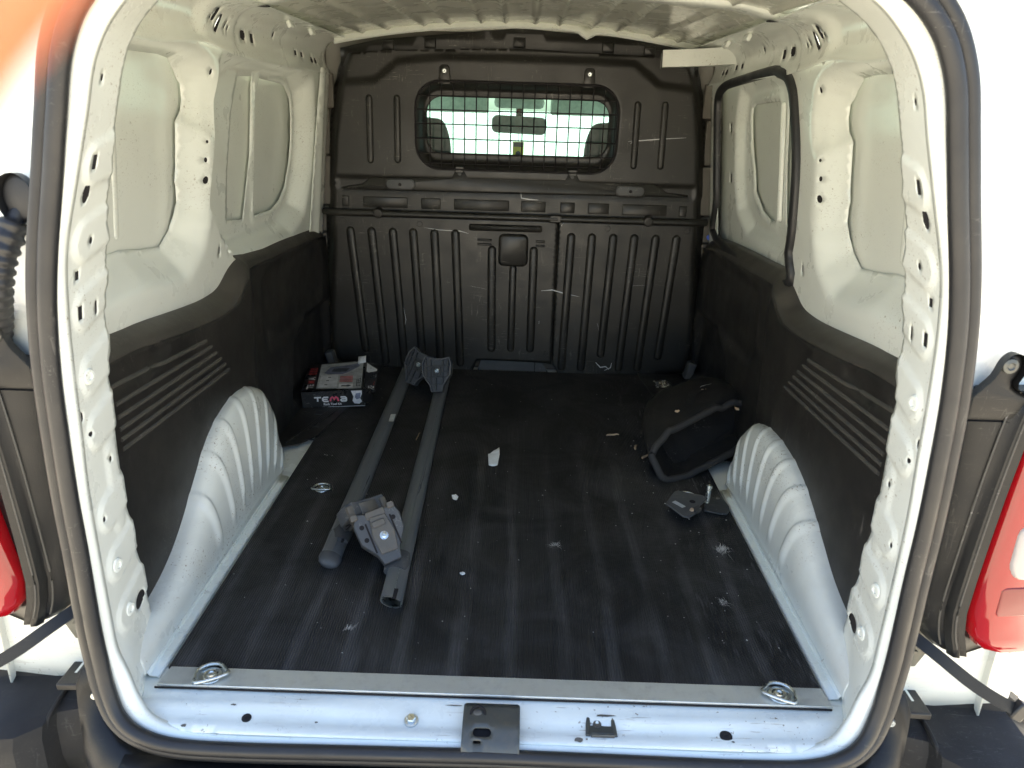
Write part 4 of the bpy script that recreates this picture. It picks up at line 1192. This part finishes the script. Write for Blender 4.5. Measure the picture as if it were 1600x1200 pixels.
# van outer shell so that the load bay is closed to the sky
for s in (-1, 1):
    mesh('outer_side', [(s*.90, .05, -.35), (s*.90, 2.0, -.35), (s*.89, 2.0, .62), (s*.80, 2.0, 1.20), (s*.80, .05, 1.20), (s*.89, .05, .62)], [(0, 1, 2, 5), (5, 2, 3, 4)], 'white', van, thick=.004, label='white outer body side')
mesh('outer_roof', [(-.80, -.06, 1.20), (.80, -.06, 1.20), (.80, 2.6, 1.20), (-.80, 2.6, 1.20), (-.6, -.06, 1.30), (.6, -.06, 1.30), (.6, 2.6, 1.27), (-.6, 2.6, 1.27)], [(0, 4, 7, 3), (4, 5, 6, 7), (5, 1, 2, 6), (0, 1, 5, 4)], 'white', van, thick=.004, label='white outer roof skin')
mesh('under_body', [(-.88, .06, -.30), (.88, .06, -.30), (.88, 3.6, -.30), (-.88, 3.6, -.30)], [(0, 1, 2, 3)], 'dark', van)

# closed B pillars behind the gap beside the bulkhead
for s in (-1, 1):
    box('middle_pillar', (s*.79, 1.85, .55), (.20, .06, 1.36), 'cabin', van, None, .01, label='dark middle pillar of the cabin')

sheet('light_leak_sheet', [(-.90, -.12), (.90, -.12), (.84, 1.0), (.70, 1.265), (-.70, 1.265), (-.84, 1.0)], [rrect(0, .915, .80, .33, .05)], lambda X, Z: (X, 1.835+0*X, Z), 'cabin', van, .08, label='added dark sheet behind the bulkhead that stops light leaks')  # added sheet, keeps stray daylight from leaking round the bulkhead

# ------------------------------------------------------------------ tool kit box
def text_mesh(name, body, size, fm, mat, parent, sx=1.0, bold=0.0, h=.0006, align='LEFT'):
    cu = bpy.data.curves.new(name, 'FONT')
    cu.body = body; cu.size = size; cu.offset = bold; cu.align_x = align; cu.resolution_u = 3
    o = bpy.data.objects.new(name, cu)
    C.objects.link(o)
    dg = bpy.context.evaluated_depsgraph_get()
    me = bpy.data.meshes.new_from_object(o.evaluated_get(dg))
    bpy.data.objects.remove(o); bpy.data.curves.remove(cu)
    for v in me.vertices: v.co = fm(v.co.x*sx, v.co.y, h)
    me.materials.clear(); me.materials.append(M[mat]); me.name = name
    o = bpy.data.objects.new(name, me)
    return link(o, parent)

def rot_frame(o, rz, tilt=0.0):
    R = Matrix.Rotation(rz, 3, 'Z') @ Matrix.Rotation(tilt, 3, 'X')
    o = Vector(o)
    return lambda a, b, h=0.0: o+R @ Vector((a, b, h))
BX = rot_frame((-.690, 1.268, .012), math.radians(10))           # front-left-bottom corner, local x right, y back, z up
BW, BD, BH = .205, .275, .060
tb = empty('tool_kit_box', BX(BW/2, BD/2, 0))
tag(tb, 'open black cardboard tool kit box lettered TEMA lying by the left trim', 'box')
def quad(name, pts, mat, parent, thick=.0015, label=None):
    return mesh(name, [BX(*p_) for p_ in pts], [tuple(range(len(pts)))], mat, parent, 0, thick, label=label)
quad('front_panel', [(0, 0, 0), (BW, .002, 0), (BW-.004, -.002, BH), (-.003, 0, BH-.004)], 'boxblack', tb)
quad('back_panel', [(0, BD, 0), (BW, BD, 0), (BW, BD, BH), (0, BD, BH)], 'boxblack', tb)
quad('side_panel', [(0, 0, 0), (0, BD, 0), (0, BD, BH), (-.003, 0, BH-.004)], 'boxblack', tb)
quad('bottom_panel', [(0, 0, .001), (BW, 0, .001), (BW, BD, .001), (0, BD, .001)], 'card', tb)
# lid, slightly lifted at the back right
def LID(a, b, h=0.0): return BX(a, b, BH+.001+.0006*0+h+.030*max(0, a/BW-.3)*max(0, b/BD-.2)+.002*math.sin(a*30))
def lidpatch(name, poly, h, mat, parent=tb):
    V2, F = tri2d(poly, [], .03)
    return mesh(name, [LID(a, b, h) for a, b in V2], F, mat, parent, 60)
lid = lidpatch('lid', [(-.003, -.001), (BW-.004, -.003), (BW, BD), (.0, BD)], 0, 'boxblack')
lidpatch('lid_picture', [(.045, .012), (BW-.012, .012), (BW-.008, BD-.012), (.045, BD-.012)], .0008, 'printgrey', lid)
lidpatch('picture_tool_roll', [(.060, .165), (.075, .150), (.125, .148), (.150, .175), (.185, .215), (.175, .245), (.140, .235), (.080, .225)], .0014, 'printblue', lid)
lidpatch('picture_pouch', [(.085, .175), (.135, .172), (.150, .205), (.092, .208)], .0019, 'printdark', lid)
lidpatch('picture_plate', [(.052, .020), (.112, .018), (.112, .140), (.052, .142)], .0014, 'card', lid)
for (a_, b_) in ((.075, .045), (.078, .085), (.083, .118)):
    lidpatch('picture_bracket', rrect(a_, b_, .010, .008, .002, 2), .0019, 'printdark', lid)
lidpatch('picture_inset', [(.118, .020), (.165, .020), (.165, .060), (.118, .060)], .0014, 'printwhite', lid)
lidpatch('picture_clip', [(.125, .032), (.150, .030), (.160, .042), (.150, .050), (.140, .044), (.128, .045)], .0019, 'printdark', lid)
for k in range(5):
    lidpatch('picture_red_line', [(.118, .075+.012*k), (.163, .075+.012*k), (.163, .081+.012*k), (.118, .081+.012*k)], .0014, 'printred', lid)
text_mesh('lid_caption', 'STEEL', .020, lambda a, b, h: LID(.190-b, .030+a, .0014), 'printdark', lid, 1.5, .0006)
# writing on the left edge of the lid
fl = lambda a, b, h: LID(.034-b, .012+a, .001)
text_mesh('letter', 'TE', .030, fl, 'card', lid, 1.25, .0010)
text_mesh('letter', 'M', .030, lambda a, b, h: LID(.034-b, .064+a, .001), 'printred', lid, 1.25, .0010)
text_mesh('letter', 'A', .030, lambda a, b, h: LID(.034-b, .100+a, .001), 'card', lid, 1.25, .0010)
for k in range(3):
    lidpatch('red_figure', rrect(.022, .165+.026*k, .026, .018, .003, 2), .0012, 'printred', lid)
    lidpatch('red_figure_gap', rrect(.025, .165+.026*k, .014, .008, .002, 2), .0017, 'boxblack', lid)
# writing on the front panel: TEMA, M in pink, and the small line
ff = lambda x0, z0: (lambda a, b, h: BX(x0+a, -.0022-h, z0+b))
def stroke(name, pts, wd, mat, x0, z0, parent):
    return sweep(name, [BX(x0+a, -.0030, z0+b) for a, b in pts], [(wd, .0005), (wd, -.0005), (-wd, -.0005), (-wd, .0005)], mat, parent, upv=BX(0, -1, 0)-BX(0, 0, 0), smooth=0)
lw = .0026
x0, z0 = .038, .022
fp = tb
stroke('letter', [(0, .0145), (.023, .0145)], lw, 'printwhite', x0, z0, tb)
stroke('letter', [(.0115, .0145), (.0115, .0)], lw, 'printwhite', x0, z0, tb)
stroke('letter', [(.047, .0145), (.032, .0145), (.028, .0105), (.028, .0045), (.032, .0), (.047, .0)], lw, 'printwhite', x0, z0, tb)
stroke('letter', [(.029, .0072), (.044, .0072)], lw*.8, 'printwhite', x0, z0, tb)
stroke('letter', [(.053, .0), (.055, .011), (.060, .0155), (.064, .011), (.066, .005), (.068, .011), (.072, .0155), (.077, .011), (.080, .0)], lw*1.15, 'printpink', x0, z0, tb)
stroke('letter', [(.087, .0145), (.102, .0145), (.106, .0105), (.106, .0)], lw, 'printwhite', x0, z0, tb)
stroke('letter', [(.106, .0), (.091, .0), (.087, .0035), (.091, .0075), (.105, .0075)], lw, 'printwhite', x0, z0, tb)
text_mesh('caption', 'Rack Tool Kit', .0105, ff(.068, .0085), 'printwhite', tb, 1.0, .0003)
mesh('picture_inset', [BX(a, -.0028, b) for a, b in ((.160, .058), (.196, .058), (.196, .046), (.190, .030), (.196, .018), (.186, .010), (.170, .012), (.164, .022), (.168, .036))], [tuple(range(9))], 'card', tb, 0)
mesh('picture_inset', [BX(a, -.0032, b) for a, b in ((.176, .048), (.192, .050), (.190, .030), (.178, .026), (.172, .034))], [tuple(range(5))], 'printblue', tb, 0)
# open end flaps on the right
ef = mesh('end_flap', [BX(*q) for q in ((BW-.004, -.001, BH+.002), (BW+.020, .02, BH-.004), (BW+.028, .04, .030), (BW+.022, .03, .006), (BW+.006, .004, .004), (BW-.006, -.004, .018))], [(0, 1, 2, 3, 4, 5)], 'boxblack', tb, 0, .0012)
lf = mesh('lid_flap', [LID(BW-.002, .02, .001), LID(BW, BD-.03, .002), BX(BW+.045, BD-.06, BH-.004), BX(BW+.034, .02, BH-.022)], [(0, 1, 2, 3)], 'boxblack', tb, 0, .0012)
def LF(a, b, h=0.0):                       # a 0..1 down the flap, b 0..1 along the lid
    p0 = LID(BW-.002, .02, .001).lerp(LID(BW, BD-.03, .002), b); p1 = BX(BW+.034, .02, BH-.022).lerp(BX(BW+.045, BD-.06, BH-.004), b)
    return p0.lerp(p1, a)+Vector((.35, -.45, .8))*.0016
text_mesh('letter', 'TE', .16, lambda a, b, h: LF(.82-b*4.2, .04+a*1.0), 'card', lf, 1.0, .004)
text_mesh('letter', 'MA', .16, lambda a, b, h: LF(.82-b*4.2, .27+a*1.0), 'printred', lf, 1.0, .004)
mesh('flap_print', [LF(.1, .62), LF(.9, .62), LF(.9, .96), LF(.1, .96)], [(0, 1, 2, 3)], 'printwhite', lf, 0)
mesh('flap_print', [LF(.35, .70), LF(.65, .70), LF(.60, .86), LF(.40, .86)], [(0, 1, 2, 3)], 'printdark', lf, 0, .0006)
cu_ = []
for t in np.linspace(0, 1, 7):
    cu_.append([LID(BW-.040+.040*t*0+a, BD-.035, .001)+Vector((0, .0, .014*math.sin(t*2.4))) + (BX(0, .05*t, 0)-BX(0, 0, 0)) for a in (.012, .040)])
loft('curled_flap', cu_, 'printwhite', tb, thick=.001, smooth=80)

# ------------------------------------------------------------------ roof rack bars
OV = [(.0235*math.cos(t), .0130*math.sin(t)) for t in np.linspace(0, 2*math.pi, 25)[:-1]]
def slot_profile():
    """oval aluminium section with a slot on top, as a thin wall"""
    out = []
    t0 = math.pi/2+.012
    for k in range(25):
        t = t0+(2*math.pi-.024)*k/24
        out.append((.0235*math.cos(t), .0130*math.sin(t)))
    inn = [(a*.87, b*.84) for a, b in out][::-1]
    return out+inn
def foot(name, fm, parent, lattice, mat='foot'):
    outl = [(-.020, -.004), (.020, -.004), (.024, .018), (.050, .055), (.054, .092), (.046, .118), (.018, .112), (-.016, .114), (-.040, .124), (-.052, .098), (-.050, .055), (-.026, .020)]
    th = .034
    f_ = prism(name, outl, -th/2, th/2-(.014 if lattice else 0), fm, mat, parent, .003)
    top = th/2
    if lattice:
        n_ = len(outl)
        inn = offset_poly(outl, .0045)
        V = []
        for h0 in (top-.018, top):
            V += [fm(a, b, h0) for a, b in outl]+[fm(a, b, h0) for a, b in inn]
        F = []
        for i in range(n_):
            j = (i+1) % n_
            F += [(2*n_+i, 2*n_+j, 3*n_+j, 3*n_+i), (i, j, 2*n_+j, 2*n_+i), (n_+j, n_+i, 3*n_+i, 3*n_+j)]
        mesh('rim_wall', V, F, mat, f_, 30)
        def wall(p0, p1, t=.0018):
            p0 = np.array(p0); p1 = np.array(p1); d = (p1-p0)/np.linalg.norm(p1-p0); nn = np.array([-d[1], d[0]])*t
            pts = [p0+nn, p1+nn, p1-nn, p0-nn]
            prism('web', [tuple(q) for q in pts[::-1]], top-.017, top-.002, fm, 'footdark', f_, 0)
        for a_, b_ in (((-.045, .088), (.050, .088)), ((-.040, .048), (.042, .048)), ((-.020, .022), (.021, .022)), ((-.020, .022), (-.022, .112)), ((.020, .022), (.022, .112)), ((-.004, .0), (-.003, .048)), ((.004, .048), (-.022, .088)), ((-.036, .05), (-.038, .115)), ((.038, .05), (.040, .112)), ((-.045, .070), (-.020, .070)), ((.020, .066), (.048, .068))):
            wall(a_, b_)
        c_ = fm(0, .070, top-.012)
        ax = fm(0, 0, 1)-fm(0, 0, 0)
        lathe('clamp_bolt', [(.0085, 0), (.0085, .008), (.006, .010), (.003, .007), (0, .007)], c_, ax, 'steel', f_, 12)
        prism('bolt_seat', rrect(0, .070, .028, .034, .004, 2), top-.015, top-.008, fm, 'footdark', f_, .001)
    else:
        pl = prism('clamp_plate', [(-.018, .018), (.020, .016), (.028, .060), (.022, .100), (-.014, .104), (-.022, .060)], top-.001, top+.005, fm, 'clamp', f_, .0015)
        ax = fm(0, 0, 1)-fm(0, 0, 0)
        lathe('clamp_bolt', [(.0095, 0), (.0095, .002), (.006, .0025), (.006, .006), (.004, .007), (.0025, .004), (0, .004)], fm(.002, .055, top+.004), ax, 'steel', f_, 16)
        for (a_, b_) in ((.036, .086), (-.036, .090), (-.036, .060)):
            lathe('foot_recess', [(.0055, 0), (.0055, .0008), (0, .0008)], fm(a_, b_, top), ax, 'dark', f_, 10)
        for (a_, b_) in ((-.045, .110), (.040, .108)):
            prism('foot_hook', rrect(a_, b_+.006, .016, .014, .003, 2), -.008, top+.006, fm, 'clamp', f_, .0015)
        prism('clamp_jaw', rrect(.002, .108, .044, .018, .003, 2), -.010, top+.002, fm, 'clamp', f_, .0015)
        prism('clamp_jaw', rrect(.000, .084, .030, .014, .003, 2), top+.004, top+.010, fm, 'clamp', f_, .0015)
        prism('foot_slot', rrect(-.026, .060, .004, .07, .001, 1), top-.0005, top+.0007, fm, 'dark', f_, 0)
        prism('foot_slot', rrect(.031, .060, .004, .07, .001, 1), top-.0005, top+.0007, fm, 'dark', f_, 0)
    return f_
def bar(label, near, far, tilt, cap_near):
    near = Vector(near); far = Vector(far)
    e = empty('roof_rack_bar', (near+far)/2)
    tag(e, label, 'roof bar', 'roof rack bars on the mat')
    pth = [near.lerp(far, k/14) for k in range(15)]
    upv = Vector((math.sin(tilt), 0, math.cos(tilt)))
    tube = sweep('bar_tube', pth, slot_profile(), 'bar', e, upv=upv, cap=False, smooth=40)
    d = (far-near).normalized()
    side = d.cross(upv).normalized()
    def endcap(p, dr, mat):
        q = []
        for k, (sc_, dd) in enumerate(((1.06, -.004), (1.08, .010), (.98, .022), (.72, .030), (.35, .033))):
            q.append([p+dr*dd+side*a*sc_+upv*b*sc_ for a, b in OV])
        c_ = loft('end_cap', q, mat, e, True, cap=True, smooth=60)
    endcap(far, d, 'foot')
    if cap_near:
        endcap(near, -d, 'foot')
        box('cap_slot', near+Vector((.020, .035, .022)), (.006, .012, .004), 'dark', e, None, 0)
    else:
        # bare cut end with bright metal edge
        q = [[near+side*a*k+upv*b*k-d*.0008 for a, b in OV] for k in (1.01, .86)]
        V_, = [None],
        loft('cut_edge', q, 'steel', e, True, smooth=30)
        box('slot_notch', near+d*.014+upv*.0124+side*.002, (.009, .030, .0035), 'dark', e, None, 0)
        q = [[near+d*t+side*a*.855+upv*b*.83 for a, b in OV] for t in (-.0005, .12)]
        loft('bore_wall', q, 'steel', e, True, smooth=60)
    return e
b1 = bar('left roof rack bar with both ends capped, beside the tool kit box', (-.380, .385, .0190), (-.394, 1.660, .0190), .35, True)
b2 = bar('right roof rack bar with one bare open tube end nearest the sill', (-.218, .232, .0185), (-.248, 1.560, .0185), .35, False)
foot('rack_foot', frame3((-.352, 1.470, .040), (.88, -.35, -.25), (.36, .30, .88)), b1, True)
foot('rack_foot', frame3((-.250, 1.395, .040), (.985, -.08, .10), (-.10, .42, .90)), b2, True)
foot('rack_foot', frame3((-.362, .500, .036), (.66, .60, -.05), (.50, -.14, .46)), b1, False)
foot('rack_foot', frame3((-.236, .358, .034), (.84, .42, .22), (-.50, .26, .40)), b2, False)
for bb, (x_, y_) in ((b1, (-.362, .480)), (b2, (-.210, .370))):
    # saddle that wraps the bar under each near foot
    q = []
    for t in np.linspace(-.034, .034, 7):
        k = 1.20-.16*abs(t)/.034
        q.append([Vector((x_-.018, y_+t, .020))+Vector((a*k, 0, b*k)) for a, b in OV])
    loft('foot_saddle', q, 'foot', bb, True, cap=True, smooth=60)
st_ = mesh('bar_sticker', [(-.372, 1.10, .0455), (-.357, 1.105, .0440), (-.360, 1.165, .0440), (-.375, 1.160, .0455)], [(0, 1, 2, 3)], 'printgrey', b1, 0)

# ------------------------------------------------------------------ black felt bag lying on its side
bagc = [((.577, .945, .082), (.152, .098, .046), (-.034, .022, .058)),
        ((.580, .965, .084), (.164, .102, .048), (-.036, .024, .066)),
        ((.590, 1.04, .088), (.168, .095, .044), (-.034, .018, .070)),
        ((.590, 1.14, .084), (.164, .080, .036), (-.028, .012, .072)),
        ((.598, 1.24, .078), (.150, .060, .028), (-.020, .010, .066)),
        ((.606, 1.30, .070), (.128, .046, .020), (-.014, .010, .068)),
        ((.622, 1.325, .070), (.095, .036, .012), (-.010, .010, .044))]
rr = rrect(0, 0, 2, 2, .62, 7)
def bagring(c, a, b, k=1.0, ph=0):
    c, a, b = Vector(c), Vector(a), Vector(b)
    out = []
    for i, (u_, v_) in enumerate(rr):
        p_ = c+a*u_*k+b*v_*k
        p_ += Vector((0, 0, .006*math.sin(i*.9+ph*1.7)+.004*math.sin(i*2.3+ph)))
        p_.z = max(p_.z, .006)
        out.append(p_)
    return out
bag = empty('felt_bag', (.60, 1.1, .005))
tag(bag, 'black felt bag with bound rim lying on its side by the right wheel arch', 'bag')
rows = [bagring(*bagc[0], .93)]+[bagring(*q, 1.0, i) for i, q in enumerate(bagc)]
bb_ = loft('bag_body', rows, 'fabric', bag, True, cap=False, smooth=180, sub=2)
mesh('bag_bottom', bagring(*bagc[-1]), [tuple(range(len(rr)))], 'fabric', bag, 0)
inn = [bagring(*bagc[0], .92), bagring((.583, .975, .080), bagc[0][1], bagc[0][2], .92), bagring((.590, 1.03, .080), bagc[0][1], bagc[0][2], .80)]
loft('bag_lining', inn, 'fabric', bag, True, smooth=80)
mesh('bag_floor', inn[-1], [tuple(range(len(rr)))], 'fabric', bag, 0)
sweep('bag_rim', spline(bagring(*bagc[0], .98), 3, True), circ(.0105, 8), 'binding', bag, True, upv=(0, -1, 0))
sweep('bag_strap', spline([(.55, 1.05, .155), (.58, 1.13, .164), (.64, 1.16, .168), (.69, 1.12, .165)], 5), [(.012, .001), (.012, -.001), (-.012, -.001), (-.012, .001)], 'fabric', bag)

# ------------------------------------------------------------------ broken plastic plates over the right tie ring
pl = empty('cover_plate', (.48, .66, .006))
tag(pl, 'dark plastic cover plate with a small silver label on the mat', 'plate')
fmP = frame3((.0, .0, .0125), (1, 0, .04), (0, 1, .06))
pb = prism('plate_body', [(.419, .654), (.430, .640), (.452, .598), (.466, .592), (.490, .612), (.500, .640), (.534, .680), (.528, .692), (.490, .706), (.464, .718), (.452, .712)], -.058+.018, -.053+.018, fmP, 'foot', pl, .0015)
prism('silver_label', [(.437, .660), (.447, .667), (.468, .640), (.458, .634)][::-1], -.053+.018, -.0523+.018, fmP, 'printgrey', pl, 0)
lathe('plate_hole', [(.008, 0), (.007, .001), (0, .001)], fmP(.490, .662, -.0345), (0, 0, 1), 'dark', pl, 12)
lathe('brass_clip', [(.006, 0), (.005, .006), (0, .007)], fmP(.480, .622, -.036), (0, -.3, 1), 'wood', pl, 8)
prism('plate_tab', [(.486, .606), (.505, .622), (.500, .640), (.482, .628)], -.056+.018, -.048+.018, fmP, 'footdark', pl, .001)
p2 = empty('bracket_plate', (.56, .69, .005))
tag(p2, 'dark plastic bracket plate with upright steel pin beside the right wheel arch', 'plate')
prism('plate_body', [(.522, .664), (.560, .650), (.578, .648), (.590, .668), (.594, .690), (.588, .735), (.548, .738), (.532, .70)], .008, .013, lambda a, b, h: Vector((a, b, h)), 'footdark', p2, .0015)
lathe('steel_pin', [(.0065, 0), (.0065, .040), (.0078, .041), (.0078, .048), (.004, .049), (0, .046)], (.540, .706, .012), (.05, .15, 1), 'steel', p2, 14)
lathe('pin_foot', [(.005, 0), (.004, .004), (0, .004)], (.574, .728, .013), (0, 0, 1), 'clamp', p2, 8)

# ------------------------------------------------------------------ litter on the mat
def scrap(name, c, a, b, rz, label, cat, mat, curl=.004, group=None, n=11):
    pts = []
    for k in range(n):
        t = 2*math.pi*k/n
        r_ = random.uniform(.82, 1.12)
        pts.append((a*r_*math.copysign(abs(math.cos(t))**.7, math.cos(t)), b*r_*math.copysign(abs(math.sin(t))**.7, math.sin(t))))
    R = Matrix.Rotation(rz, 3, 'Z')
    V2, F = tri2d(pts, [], min(a, b)*.5)
    V = [Vector(c)+R @ Vector((u_, v_, curl*(u_/a)**2+curl*.6*(v_/b)**2*(v_ > 0))) for u_, v_ in V2]
    o = mesh(name, V, F, mat, None, 60, .0008, offset=1.0)
    return tag(o, label, cat, group)
def bar_scrap(): pass
V2 = [(-.013, -.052), (.012, -.048), (.016, .020), (.014, .054), (-.002, .046), (-.018, .014)]
Vt, Ft = tri2d(V2, [], .012)
o = mesh('paper_scrap', [(-.034+a, .940+b, .0065+.010*(abs(a)/.016)**2*.6+.006*(b > .03)*(b-.03)/.02) for a, b in Vt], Ft, 'paper', None, 60, .0012)
tag(o, 'largest torn white paper scrap in the middle of the mat', 'paper scrap')
scrap('paper_scrap', (-.128, .697, .0065), .009, .015, .2, 'small triangular white scrap right of the roof bars', 'paper scrap', 'paper', .003, None, 5)
scrap('paper_scrap', (-.082, .357, .0065), .0065, .006, .5, 'tiny round white scrap near the open roof bar end', 'paper scrap', 'paper', .002, None, 7)
def twig(c, L, r, rz, label, mat='wood', z=.0075, bend=.1):
    R = Matrix.Rotation(rz, 3, 'Z')
    pts = [Vector((c[0], c[1], z+(c[2] if len(c) > 2 else 0)))+R @ Vector((L*(t-.5), L*bend*math.sin(t*3.0)+.001*math.sin(t*17), .001*math.sin(t*9))) for t in np.linspace(0, 1, 8)]
    o = sweep('twig', pts, circ(r, 6), mat, None, scale=[.7, 1, 1.2, .9, 1.1, 1, .9, .6])
    return tag(o, label, 'twig')
twig((.338, 1.136), .042, .0030, .25, 'short pale twig in the right half of the mat')
twig((-.277, 1.077), .055, .0016, 1.50, 'thin straw between the two roof bars', bend=.02)
twig((.400, 1.048), .030, .0032, 1.35, 'pale wood chip left of the felt bag, farther one')
twig((.421, .985), .034, .0034, .75, 'pale wood chip left of the felt bag, nearer one')
twig((.500, .985, .150), .014, .0034, .4, 'tiny wood chip on the near top edge of the felt bag')
twig((.615, 1.15, .158), .020, .0030, .3, 'wood chip on top of the felt bag')
twig((.64, 1.20, .156), .070, .0012, .55, 'long thin white straw on top of the felt bag', 'feather')
twig((.685, 1.02, .150), .018, .0034, 1.9, 'wood chip caught in the upper corner of the bag rim')
def tuft(c, r, nh, label):
    dirn = random.uniform(0, 6.28)
    V = []; F = []
    for k in range(nh):
        a = random.gauss(dirn, .75)+(math.pi if random.random() < .25 else 0); el = random.uniform(.02, .6)
        L = r*random.uniform(.4, 1.0)
        d = Vector((math.cos(a)*math.cos(el), math.sin(a)*math.cos(el), math.sin(el)*.6))
        p0 = Vector((c[0]+random.gauss(0, .28)*r, c[1]+random.gauss(0, .28)*r, .006))
        p1 = p0+d*L*.55+Vector((0, 0, .002)); p2 = p0+d*L+Vector((random.gauss(0, 1)*r*.25, random.gauss(0, 1)*r*.25, -.001))
        sd_ = Vector((-math.sin(a), math.cos(a), 0))*.00032
        k0_ = len(V)
        V += [p0-sd_, p0+sd_, p1+sd_, p1-sd_, p2]
        F += [(k0_, k0_+1, k0_+2, k0_+3), (k0_+3, k0_+2, k0_+4)]
    o = mesh('feather_tuft', V, F, 'feather', None, 0)
    return tag(o, label, 'fluff')
tuft((.130, .484), .017, 30, 'small feathery tuft in the middle of the mat')
tuft((.525, .483), .026, 70, 'largest white feathery tuft near the right wheel arch')
tuft((.478, .283), .018, 34, 'feathery tuft near the right front corner of the mat')
tuft((-.290, .160), .016, 24, 'feathery tuft in the left front part of the mat')
# crumpled foil at the far right
Vf = []; nf_ = 9
for i in range(nf_):
    for j in range(nf_):
        u_ = i/(nf_-1)-.5; v_ = j/(nf_-1)-.5
        Vf.append((.582+.060*u_+.006*random.uniform(-1, 1), 1.612+.075*v_+.006*random.uniform(-1, 1), .010+.022*random.random()*(1-2.2*max(abs(u_), abs(v_)))+.004))
Ff = [(i*nf_+j, i*nf_+j+1, (i+1)*nf_+j+1, (i+1)*nf_+j) for i in range(nf_-1) for j in range(nf_-1)]
tag(mesh('foil_wrapper', Vf, Ff, 'foil', None, 0), 'crumpled silver foil wrapper in the far right corner', 'wrapper')
# crumbs nobody could count
V = []; F = []
for k in range(230):
    x_ = random.uniform(-.58, .58); y_ = random.uniform(.06, 1.6)
    if random.random() < .35: x_ = random.gauss(.45, .08); y_ = random.gauss(.85, .35)
    if abs(x_) > .585 or y_ < .05 or y_ > 1.7: continue
    r_ = .0011*random.uniform(.5, 1.7)
    k0_ = len(V)
    for (a, b, c_) in ((1, 0, 0), (-1, .2, 0), (0, 1, .2), (.1, -1, 0), (0, 0, 1)):
        V.append((x_+a*r_*random.uniform(.6, 1.6), y_+b*r_*random.uniform(.6, 1.8), .0046+c_*r_))
    F += [(k0_, k0_+2, k0_+4), (k0_+2, k0_+1, k0_+4), (k0_+1, k0_+3, k0_+4), (k0_+3, k0_, k0_+4)]
cr = mesh('floor_crumbs', V, F, 'feather', None, 0)
tag(cr, 'tiny pale crumbs scattered over the black mat', 'crumbs', kind='stuff')

# ------------------------------------------------------------------ fingertip of the photographer beside the lens
def mat_skin():
    m, t, b = nodes_of('sunlit_finger_skin')
    v = coords(t)
    f = ramp(t, noise(t, v, 180, 5, 0.65), [(0.3, 0), (0.7, 1)])
    t.links.new(mixc(t, f, (0.50, 0.15, 0.07), (0.60, 0.20, 0.10)), b.inputs['Base Color'])
    b.inputs['Roughness'].default_value = 0.5
    b.inputs['Subsurface Weight'].default_value = 0.3
    b.inputs['Subsurface Radius'].default_value = (0.004, 0.0012, 0.0006)
    bump(t, b, noise(t, v, 900, 3), 0.3, 0.0003)
    return m
M['skintone'] = mat_skin()
tip = Vector((-0.0079, -0.9980, 0.9795))+Vector((-0.80, 0.23, 0.55))*0.0024
ax_f = Vector((-0.574, -0.286, -0.767))      # from tip back along the finger
pts = []; rad = []
for t_, r_ in ((-.0085, .0010), (-.0075, .0038), (-.005, .0060), (0, .0078), (.006, .0084), (.014, .0083), (.024, .0090), (.030, .0088), (.042, .0088), (.054, .0100), (.064, .0096), (.080, .0100)):
    pts.append(tip+ax_f*(t_-.012)+Vector((-1.0, -.4, .2))*(.22*max(0, t_-.024)**1.2))
    rad.append(r_)
fg = sweep('person', pts, circ(1.0, 20), M['skintone'], None, scale=rad, smooth=180)
tag(fg, 'blurred orange-pink fingertip of the person taking the photograph, in the upper left corner', 'person')
